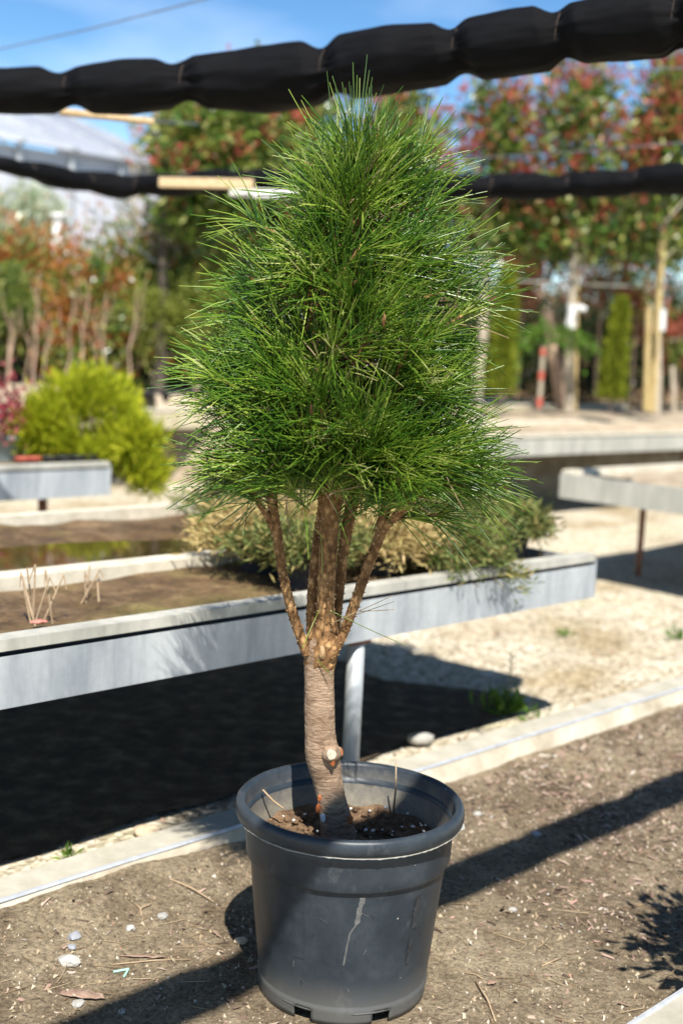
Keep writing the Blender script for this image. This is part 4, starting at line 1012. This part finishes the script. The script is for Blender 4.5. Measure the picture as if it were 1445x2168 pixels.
vs = [sn(GS1+.06, GN, 0), sn(GS1+.06, GN+2*gw, 0)]+[sn(GS1+.06, GN+q/8*gw, ZE-.28+(ZR-ZE+.28)*(q/8)) for q in range(9)][::1]
gv = [sn(GS1+.02, GN, 0)]+[sn(GS1+.02, GN+q/8*gw, ZE-.3+(ZR-ZE+.28)*(q/8)) for q in range(9)]+[sn(GS1+.02, GN+gw, 0)]
link('gable', gv, [tuple(range(len(gv)))], M['film'], o)
b = MB(); b.snbox(gs0, GS1, GN-.02, GN-.001, 0.9, 1.05); b.build('rail', M['galv_pale'], o)
# pale standards before the greenhouse
for i, (px, top, lb) in enumerate(((12, 430, 'pale leaved standard shrub at the left edge before the greenhouse'), (55, 395, 'tallest pale variegated standard before the greenhouse'), (105, 425, 'pale leaved standard beside the white post'))):
    y = 13.5; o = thing('pale_standard', lb, 'shrub', 'pale standards before the greenhouse'); c = aty(px, top+55, y)
    simple_crown('crown', o, c, (.17, .17, .36), 900, 20+i, M['pale_leaf'], .075, .5, 22, .25)
    b = MB(); b.tube([(c[0]-.03, c[1], .75), c], [.03, .02], 7); b.build('trunk', M['trunk_dark'], o)
b = MB(); p = aty(118, 545, 13.2); q = aty(124, 458, 13.2); b.tube([p-UP*.4, q], .055, 10); b.tube([q-UP*.02, q+UP*.03], [.08, .07], 10)
tag(b.build('white_post', M['white'], None, True), 'short thick white post before the greenhouse wall', 'post')
b = MB(); p = aty(307, 540, 11.8); q = aty(307, 487, 11.8); b.tube([p-UP*.3, q], .025, 8)
tag(b.build('orange_stake', M['rust']), 'rust orange stake rising above the photinia shrubs', 'stake')
# distant bare tree and hill
vs = [(-90, 95, -.05), (60, 95, -.05)]; k = 60; vs = []
for i in range(k+1):
    x = -110+210*i/k; vs += [(x, 120, -.1), (x, 126, 8.5+2.2*mn.noise(Vector((x*.05, 0, 0)))+1.0*mn.noise(Vector((x*.3, 0, 0))))]
    vs += [(x, 170, -.1)]
fs = [(3*i, 3*i+3, 3*i+4, 3*i+1) for i in range(k)]+[(3*i+1, 3*i+4, 3*i+5, 3*i+2) for i in range(k)]
M['hill'] = m_noise('hazy_hill', [(.3, (.16, .17, .18)), (.7, (.30, .28, .26))], .2, .95, 0)
tag(link('hill', vs, fs, M['hill']), kind='structure')
o = thing('bare_tree', 'thin bare winter tree standing beside the greenhouse gable', 'tree'); r2 = np.random.default_rng(9); b = MB()
a = aty(300, 520, 14.0); a[2] = .7; e = aty(285, 262, 14.0); b.tube(wob(a, e, 8, .03, r2), list(np.linspace(.03, .008, 8)), 7)
for k in range(16):
    s = a+(e-a)*(.35+.04*k); b.tube([s, s+np.array([r2.uniform(-.3, .3), r2.uniform(-.2, .2), .25]), s+np.array([r2.uniform(-.5, .5), r2.uniform(-.3, .3), .6])], [.012, .008, .004], 5)
b.build('trunk', M['trunk_far'], o)

# ================================================================== PHOTINIA STANDARDS (the red tree row)
def standard(label, crowns, trunk, y, seed, red=.4, n=4200, stake=None, tm='trunk_far', leaf=.095, cl=.2, base=.75):
    o = thing('photinia_tree', label, 'tree', 'photinia standards at the back')
    for k, (px, py, rx, ry, nn) in enumerate(crowns):
        c = aty(px, py, y+.15*((k*5) % 3-1)); photinia_crown('crown' , o, c, (rx*pxm(y), rx*pxm(y)*.8, ry*pxm(y)), nn, seed+k*13, red if py < 400 else red*.35, leaf, int(40+ry*.35), None, cl)
    x0, y0, x1, y1, w = trunk; a = aty(x0, y0, y); a[2] = min(a[2], base); e = aty(x1, y1, y); r2 = np.random.default_rng(seed)
    b = MB(); b.tube(wob(a, e, 9, .012, r2), list(np.linspace(w, w*.55, 9)*pxm(y)), 9)
    for k in range(9):
        s = a+(e-a)*(.5+.055*k); b.tube([s, s+np.array([r2.uniform(-.25, .25), r2.uniform(-.2, .2), .2]), s+np.array([r2.uniform(-.5, .5), r2.uniform(-.3, .3), .55])], [.02, .014, .006], 6)
    b.build('trunk', M[tm], o)
    return o
standard('broad red-tipped photinia tree left of the pine top, above the wooden batten', [(470, 300, 130, 115, 6500), (400, 350, 70, 60, 2000), (430, 440, 90, 55, 2200)], (345, 560, 352, 330, 12), 10.6, 201, .31, tm='trunk_dark')
standard('dense red and green photinia tree behind the left side of the pine top', [(610, 320, 120, 130, 6500), (560, 450, 90, 50, 2200)], (560, 620, 580, 330, 12), 11.4, 231, .31, tm='trunk_dark')
standard('photinia tree directly behind the pine leader', [(855, 310, 80, 105, 2600), (880, 430, 80, 80, 2000)], (860, 830, 866, 330, 10), 12.0, 261, .42, cl=.24)
standard('sparse red-topped photinia tree right of the pine top', [(1055, 290, 78, 125, 2600), (1040, 470, 90, 60, 2200)], (1010, 840, 1040, 300, 11), 12.2, 291, .46, cl=.25)
standard('tall photinia tree whose pale trunk bears a white tree wrap', [(1225, 290, 88, 160, 3900), (1215, 480, 105, 65, 2600)], (1203, 870, 1216, 330, 11), 12.0, 321, .42, cl=.24)
standard('photinia tree at the right edge with a yellow cane along its trunk', [(1430, 250, 76, 160, 3700), (1400, 470, 100, 85, 3000), (1350, 350, 60, 90, 1300)], (1388, 875, 1402, 330, 10), 12.0, 351, .42, cl=.24)
# canes, wraps, tags
def stake(px0, py0, px1, py1, y, w, m, nm, lb, cat='stake', k=7):
    a = aty(px0, py0, y); e = aty(px1, py1, y); b = MB(); b.tube([a, (a+e)/2, e], [w*pxm(y)/2]*3, k)
    return tag(b.build(nm, M[m]), lb, cat)
stake(1378, 872, 1402, 500, 11.9, 14, 'cane', 'bamboo_cane', 'thick yellow bamboo cane tied to the right-edge tree', 'cane')
stake(1366, 870, 1372, 650, 11.7, 13, 'cane', 'bamboo_cane', 'short yellow cane standing just left of the right-edge tree', 'cane')
stake(1217, 870, 1222, 480, 12.05, 7, 'cane', 'bamboo_cane', 'slim yellowish cane tied beside the white-wrapped trunk', 'cane')
stake(1206, 695, 1211, 645, 11.9, 22, 'white', 'tree_wrap', 'white wrap around the pale trunk right of the pine', 'tree wrap')
stake(1220, 650, 1238, 656, 11.8, 13, 'white', 'plant_tag', 'white plant tag sticking out beside the wrapped trunk', 'tag')
stake(1400, 700, 1402, 655, 11.7, 13, 'white', 'plant_tag', 'white plant tag hanging on the yellow cane at the right', 'tag')
stake(1368, 700, 1370, 652, 11.7, 8, 'white', 'plant_tag', 'small white plant tag left of the right-edge tree', 'tag')
a = aty(1143, 862, 11.5); o = thing('striped_stake', 'grey stake with red tape bands standing on the sandy bench end', 'stake')
b = MB(); b.tube([aty(1140, 868, 11.5), aty(1149, 735, 11.5)], .022, 8); b.build('shaft', M['trunk_far'], o)
for y0, y1 in ((862, 842), (804, 786), (752, 738)):
    b = MB(); b.tube([aty(1140+(862-y0)*.07, y0, 11.5), aty(1140+(862-y1)*.07, y1, 11.5)], .027, 10); b.build('red_band', M['red'], o)
stake(1425, 868, 1422, 775, 11.6, 10, 'trunk_far', 'short_stake', 'short grey stake with pink top at the right edge')
stake(1190, 868, 1155, 660, 12.3, 26, 'stem', 'old_trunk', 'leaning stubby brown trunk left of the wrapped tree', 'trunk')
# bright arching leafy shoots
o = thing('arching_shrub', 'bright green arching shoots beside the leaning brown trunk', 'shrub'); pts = [aty(1060, 830, 11.6), aty(1085, 760, 11.6), aty(1120, 715, 11.6), aty(1160, 708, 11.6), aty(1215, 725, 11.7), aty(1240, 735, 11.7)]
r2 = np.random.default_rng(4); spn = spline(pts, 60); b = MB(); b.tube(list(spn), .008, 6); b.build('stem', M['stem'], o)
q = spn[r2.integers(4, 60, 700)]+r2.normal(size=(700, 3))*.055
leaf_obj('leaves', [leaf_quads(q, unit(r2.normal(size=(700, 3))+np.array([0, 0, .4])), .05+.04*r2.random(700), .03, r2)], [M['weed']], o, [0])
# conifer columns
for i, (px, top, bot, w, lb) in enumerate(((1062, 575, 835, 27, 'yellow-green columnar conifer beside the right edge of the pine crown'), (1300, 640, 850, 25, 'yellow-green columnar conifer between the two staked trees'))):
    y = 11.2; o = thing('columnar_conifer', lb, 'conifer', 'columnar conifers'); c = aty(px, (top+bot)/2, y)
    hz = (bot-top)/2*pxm(y); r2 = np.random.default_rng(i+8); n = 2600; t_ = r2.random(n)
    rr = w*pxm(y)*(.35+.75*(1-t_)**.6)*np.sqrt(r2.random(n))*(1+.2*r2.normal(size=n)); a = r2.random(n)*2*PI
    q = np.stack([c[0]+rr*np.cos(a)+.03*t_, c[1]+rr*np.sin(a), c[2]+hz*(2*t_-1)], 1)
    leaf_obj('crown', [leaf_quads(q, np.stack([np.cos(a)*.4, np.sin(a)*.4, np.ones(n)], 1)+r2.normal(size=(n, 3))*.2, .05+.05*r2.random(n), .018, r2)], [M['column']], o, [0])
    b = MB(); b.tube([(c[0], c[1], .7), c+UP*hz*.7], [.02, .006], 6); b.build('trunk', M['trunk_dark'], o)
# dark hedge behind the row: single shrubs
HD = [(960, 620), (1040, 600), (1110, 600), (1180, 620), (1250, 600), (1330, 590), (1400, 600), (1470, 620)]
for i, (px, top) in enumerate(HD):
    y = 14.2+.4*(i % 2); o = thing('hedge_shrub', ['dark hedge shrub behind the right edge of the pine crown', 'dark hedge shrub behind the columnar conifer next to the crown', 'dark hedge shrub behind the arching bright shoots', 'dark hedge shrub behind the leaning brown trunk', 'dark hedge shrub right of the white-wrapped trunk', 'dark hedge shrub behind the second columnar conifer', 'dark hedge shrub behind the yellow canes', 'dark hedge shrub at the right picture edge'][i], 'shrub', 'dark hedge at the back right')
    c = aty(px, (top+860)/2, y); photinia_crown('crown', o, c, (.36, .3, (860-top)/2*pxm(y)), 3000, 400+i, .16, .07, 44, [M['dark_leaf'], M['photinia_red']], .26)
    b = MB(); b.tube([(c[0], c[1], .8), c], [.03, .015], 6); b.build('stem', M['trunk_dark'], o)
for i, (px, py, rx, ry, red, lb) in enumerate(((1110, 590, 46, 60, .6, 'small red-leaved shrub before the reed screen right of the pine'), (1275, 600, 60, 55, .5, 'red and green bushy shrub between the staked trees'), (1350, 620, 40, 70, .5, 'reddish shrub left of the right-edge tree'), (1440, 700, 40, 70, .5, 'reddish low shrub at the right picture edge'))):
    y = 13.4; o = thing('red_shrub', lb, 'shrub', 'red shrubs at the back right'); c = aty(px, py, y)
    photinia_crown('crown', o, c, (rx*pxm(y), rx*pxm(y), ry*pxm(y)), 1500, 500+i, red, .06, 30, None, .25)
    b = MB(); b.tube([(c[0], c[1], .8), c], [.018, .008], 6); b.build('stem', M['stem'], o)
# reed screen fence behind
o = thing('reed_fence', 'brown reed screen fence behind the dark hedge at the right', 'fence'); b = MB(); r2 = np.random.default_rng(2)
for k in range(190):
    x = .6+9.5*k/190; y = 15.2+.22*x; b.tube([(x, y+.02*r2.normal(), .5), (x+.03*r2.normal(), y+.02*r2.normal(), 2.05+.06*r2.normal())], .03, 5)
b.build('reed_panel', M['reed'], o)
b = MB()
for z in (1.0, 1.75): b.tube([(.6, 15.13+.13, z), (10.1, 15.13+2.22, z)], .02, 6)
b.build('rail', M['trunk_dark'], o)
# dense far evergreens filling the back
for i, (px, py, rx, ry, y, lb) in enumerate(((470, 470, 130, 110, 15.5, 'dark evergreen mass behind the batten left of the pine'), (600, 500, 110, 120, 16.5, 'dark evergreen behind the left flank of the pine crown'), (1120, 480, 110, 80, 16.5, 'dark evergreen beneath the second net roll right of the pine'), (1330, 480, 120, 80, 17, 'dark evergreen beneath the second net roll at the right'), (880, 560, 120, 120, 17, 'dark evergreen hidden behind the pine crown'))):
    o = thing('evergreen_tree', lb, 'tree', 'dark evergreens at the back'); c = aty(px, py, y)
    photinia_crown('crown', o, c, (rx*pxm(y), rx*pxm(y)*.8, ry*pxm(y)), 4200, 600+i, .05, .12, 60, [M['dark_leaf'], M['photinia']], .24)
    b = MB(); b.tube([(c[0], c[1], .6), c], [.09, .05], 8); b.build('trunk', M['trunk_dark'], o)

# ================================================================== YARD DETAILS
def weed(px, py, z, n, L, lb, seed, spread=.05):
    p = atz(px, py, z); r2 = np.random.default_rng(seed); q = p+r2.normal(size=(n, 3))*np.array([spread, spread, .008]); q[:, 2] = z+.0*q[:, 2]
    V = leaf_quads(q, unit(r2.normal(size=(n, 3))*.55+np.array([0, 0, .9])), L*(.6+.8*r2.random(n)), L*.22, r2)
    return tag(leaf_obj('weed', [V], [M['weed']], None, [0]), lb, 'weed', 'weeds in the gravel')
weed(1075, 1505, -.01, 70, .075, 'bright green weed clump on the gravel behind the kerb at the right', 3, .04)
weed(1195, 1345, -.01, 40, .03, 'low scattered weed in the middle of the gravel path', 5, .02)
weed(1430, 1352, -.01, 30, .05, 'small green weed at the right edge of the gravel', 6, .02)
weed(150, 1815, .0, 26, .028, 'tiny weed between the kerb and the bench shadow at the left', 7, .008)
b = MB(); p = atz(1072, 1500, 0); b.tube([p, p+np.array([.006, 0, .10]), p+np.array([.002, 0, .19])], [.003, .0025, .0015], 5)
for k in range(8): b.tube([p+np.array([.004, 0, .10+.011*k]), p+np.array([.004+.02*(-1)**k, .005, .115+.011*k])], [.0015, .0008], 4)
M['weedstem'] = m_noise('weed_stem', [(.3, (.10, .11, .05)), (.7, (.2, .2, .09))], 20, .8, 0)
tag(b.build('seed_stalk', M['weedstem']), 'upright dry seed stalk rising from the weed clump', 'weed')
p = atz(890, 1572, 0); b = MB(); b.add(*stone_verts(p+UP*.012, .032, 21, .6, 1.3, .5)); tag(b.build('stone', PEB['white'], None, True), 'smooth cream stone lying behind the kerb right of the bench post', 'stone')
p = atz(312, 1762, 0); b = MB(); b.add(*stone_verts(p+UP*.004, .026, 33, .5, 1.3, .2)); tag(b.build('stone', PEB['tan'], None, True), 'flat tan stone at the edge of the bench shadow at the left', 'stone')
# yard gravel stones near the camera
r2 = np.random.default_rng(31); V = []; Q = []; o_ = 0
for i in range(7000):
    s = r2.uniform(.6, 6); n = r2.uniform(2.07, 3.4) if r2.random() < .7 else r2.uniform(2.0, 5.0)
    p = sn(s, n); sz = .003+.008*r2.random()**2.5; B = np.array([[1, 0, -.3], [-.5, .87, -.3], [-.5, -.87, -.3], [0, 0, .7]])*(1+.4*r2.normal(size=(4, 3)))*sz
    V.append(B+np.array([p[0], p[1], yard_h(p[0], p[1])+sz*.2+(.02*max(0, 1-abs(n-2.1)/.25))])); Q += [(o_, o_+1, o_+3), (o_+1, o_+2, o_+3), (o_+2, o_, o_+3)]; o_ += 4
tag(link_np('gravel_stones', np.concatenate(V), np.array(Q), M['grit']), 'loose pale gravel stones on the yard between kerb and benches', 'gravel', None, 'stuff')

# shrub outside the frame at the right whose shadow reaches the bed
o = thing('potted_shrub', 'potted shrub just outside the right edge casting leafy shade', 'shrub'); c = np.array([.845, 1.74, .62])
simple_crown('crown', o, c, (.13, .13, .22), 2200, 88, M['photinia'], .045, .45, 30, .24)
b = MB(); b.tube([(c[0], c[1], .2), c], [.012, .006], 6); b.build('stem', M['stem'], o)
b = MB(); b.lathe((c[0], c[1], -.005), [(.10, 0), (.13, .22), (.138, .22), (.138, .24), (.12, .23), (.001, .22)], 24); b.build('nursery_pot', M['dark'], o, True)

# ================================================================== SKY, SUN, CAMERA
w = bpy.data.worlds.new('World'); bpy.context.scene.world = w; w.use_nodes = True; nt = w.node_tree; bg = nt.nodes['Background']
sky = nt.nodes.new('ShaderNodeTexSky'); sky.sky_type = 'NISHITA'; sky.sun_disc = False; sky.sun_elevation = SUN_EL; sky.sun_rotation = PI-SUN_AZ
sky.air_density = 1.0; sky.dust_density = .15; sky.ozone_density = 3.0
tc = nt.nodes.new('ShaderNodeTexCoord'); mp = nt.nodes.new('ShaderNodeMapping'); mp.inputs['Scale'].default_value = (1.2, 1.2, 5)
nz = nt.nodes.new('ShaderNodeTexNoise'); nz.inputs['Scale'].default_value = 2.6; nz.inputs['Detail'].default_value = 7; nz.inputs['Roughness'].default_value = .55
cr = nt.nodes.new('ShaderNodeValToRGB'); cr.color_ramp.elements[0].position = .50; cr.color_ramp.elements[1].position = .80; cr.color_ramp.elements[1].color = (.42, .42, .42, 1)
mx = nt.nodes.new('ShaderNodeMix'); mx.data_type = 'RGBA'; mx.inputs[7].default_value = (7.5, 8.2, 9.2, 1)
hs = nt.nodes.new('ShaderNodeHueSaturation'); hs.inputs['Saturation'].default_value = 1.24
sx = nt.nodes.new('ShaderNodeSeparateXYZ'); er = nt.nodes.new('ShaderNodeValToRGB'); er.color_ramp.elements[0].position = .12; er.color_ramp.elements[0].color = (1.9, 1.9, 1.9, 1); er.color_ramp.elements[1].position = .62; er.color_ramp.elements[1].color = (.7, .7, .7, 1)
for a, b_ in ((tc.outputs['Generated'], mp.inputs['Vector']), (mp.outputs['Vector'], nz.inputs['Vector']), (nz.outputs['Fac'], cr.inputs['Fac']), (cr.outputs['Color'], mx.inputs[0]), (sky.outputs['Color'], mx.inputs[6]), (tc.outputs['Generated'], sx.inputs[0]), (sx.outputs[2], er.inputs['Fac']), (mx.outputs[2], hs.inputs['Color']), (er.outputs['Color'], hs.inputs['Value']), (hs.outputs['Color'], bg.inputs['Color'])): nt.links.new(a, b_)
bg.inputs['Strength'].default_value = .060
sd = bpy.data.lights.new('sun', 'SUN'); sd.energy = 5.0; sd.angle = math.radians(.53); sd.color = (1, .955, .88)
so = bpy.data.objects.new('sun', sd); C.objects.link(so)
sv = Vector((math.sin(SUN_AZ)*math.cos(SUN_EL), -math.cos(SUN_AZ)*math.cos(SUN_EL), math.sin(SUN_EL)))
so.rotation_euler = sv.to_track_quat('Z', 'Y').to_euler()

cd = bpy.data.cameras.new('camera'); cam = bpy.data.objects.new('camera', cd); C.objects.link(cam); bpy.context.scene.camera = cam
cd.sensor_fit = 'VERTICAL'; cd.sensor_height = 36; cd.sensor_width = 24; cd.lens = F/2168*36; cd.clip_end = 2000; cd.clip_start = .05
from mathutils import Matrix
cam.matrix_world = Matrix.Translation((0, 0, H)) @ Matrix.Rotation(PI/2-P, 4, 'X') @ Matrix.Rotation(R, 4, 'Z')
cd.dof.use_dof = True; cd.dof.focus_distance = 2.06; cd.dof.aperture_fstop = 2.5; cd.dof.aperture_blades = 0
vsn = bpy.context.scene.view_settings; vsn.view_transform = 'Standard'; vsn.look = 'None'; vsn.exposure = .85; vsn.gamma = 1
bpy.context.scene.cycles.max_bounces = 8
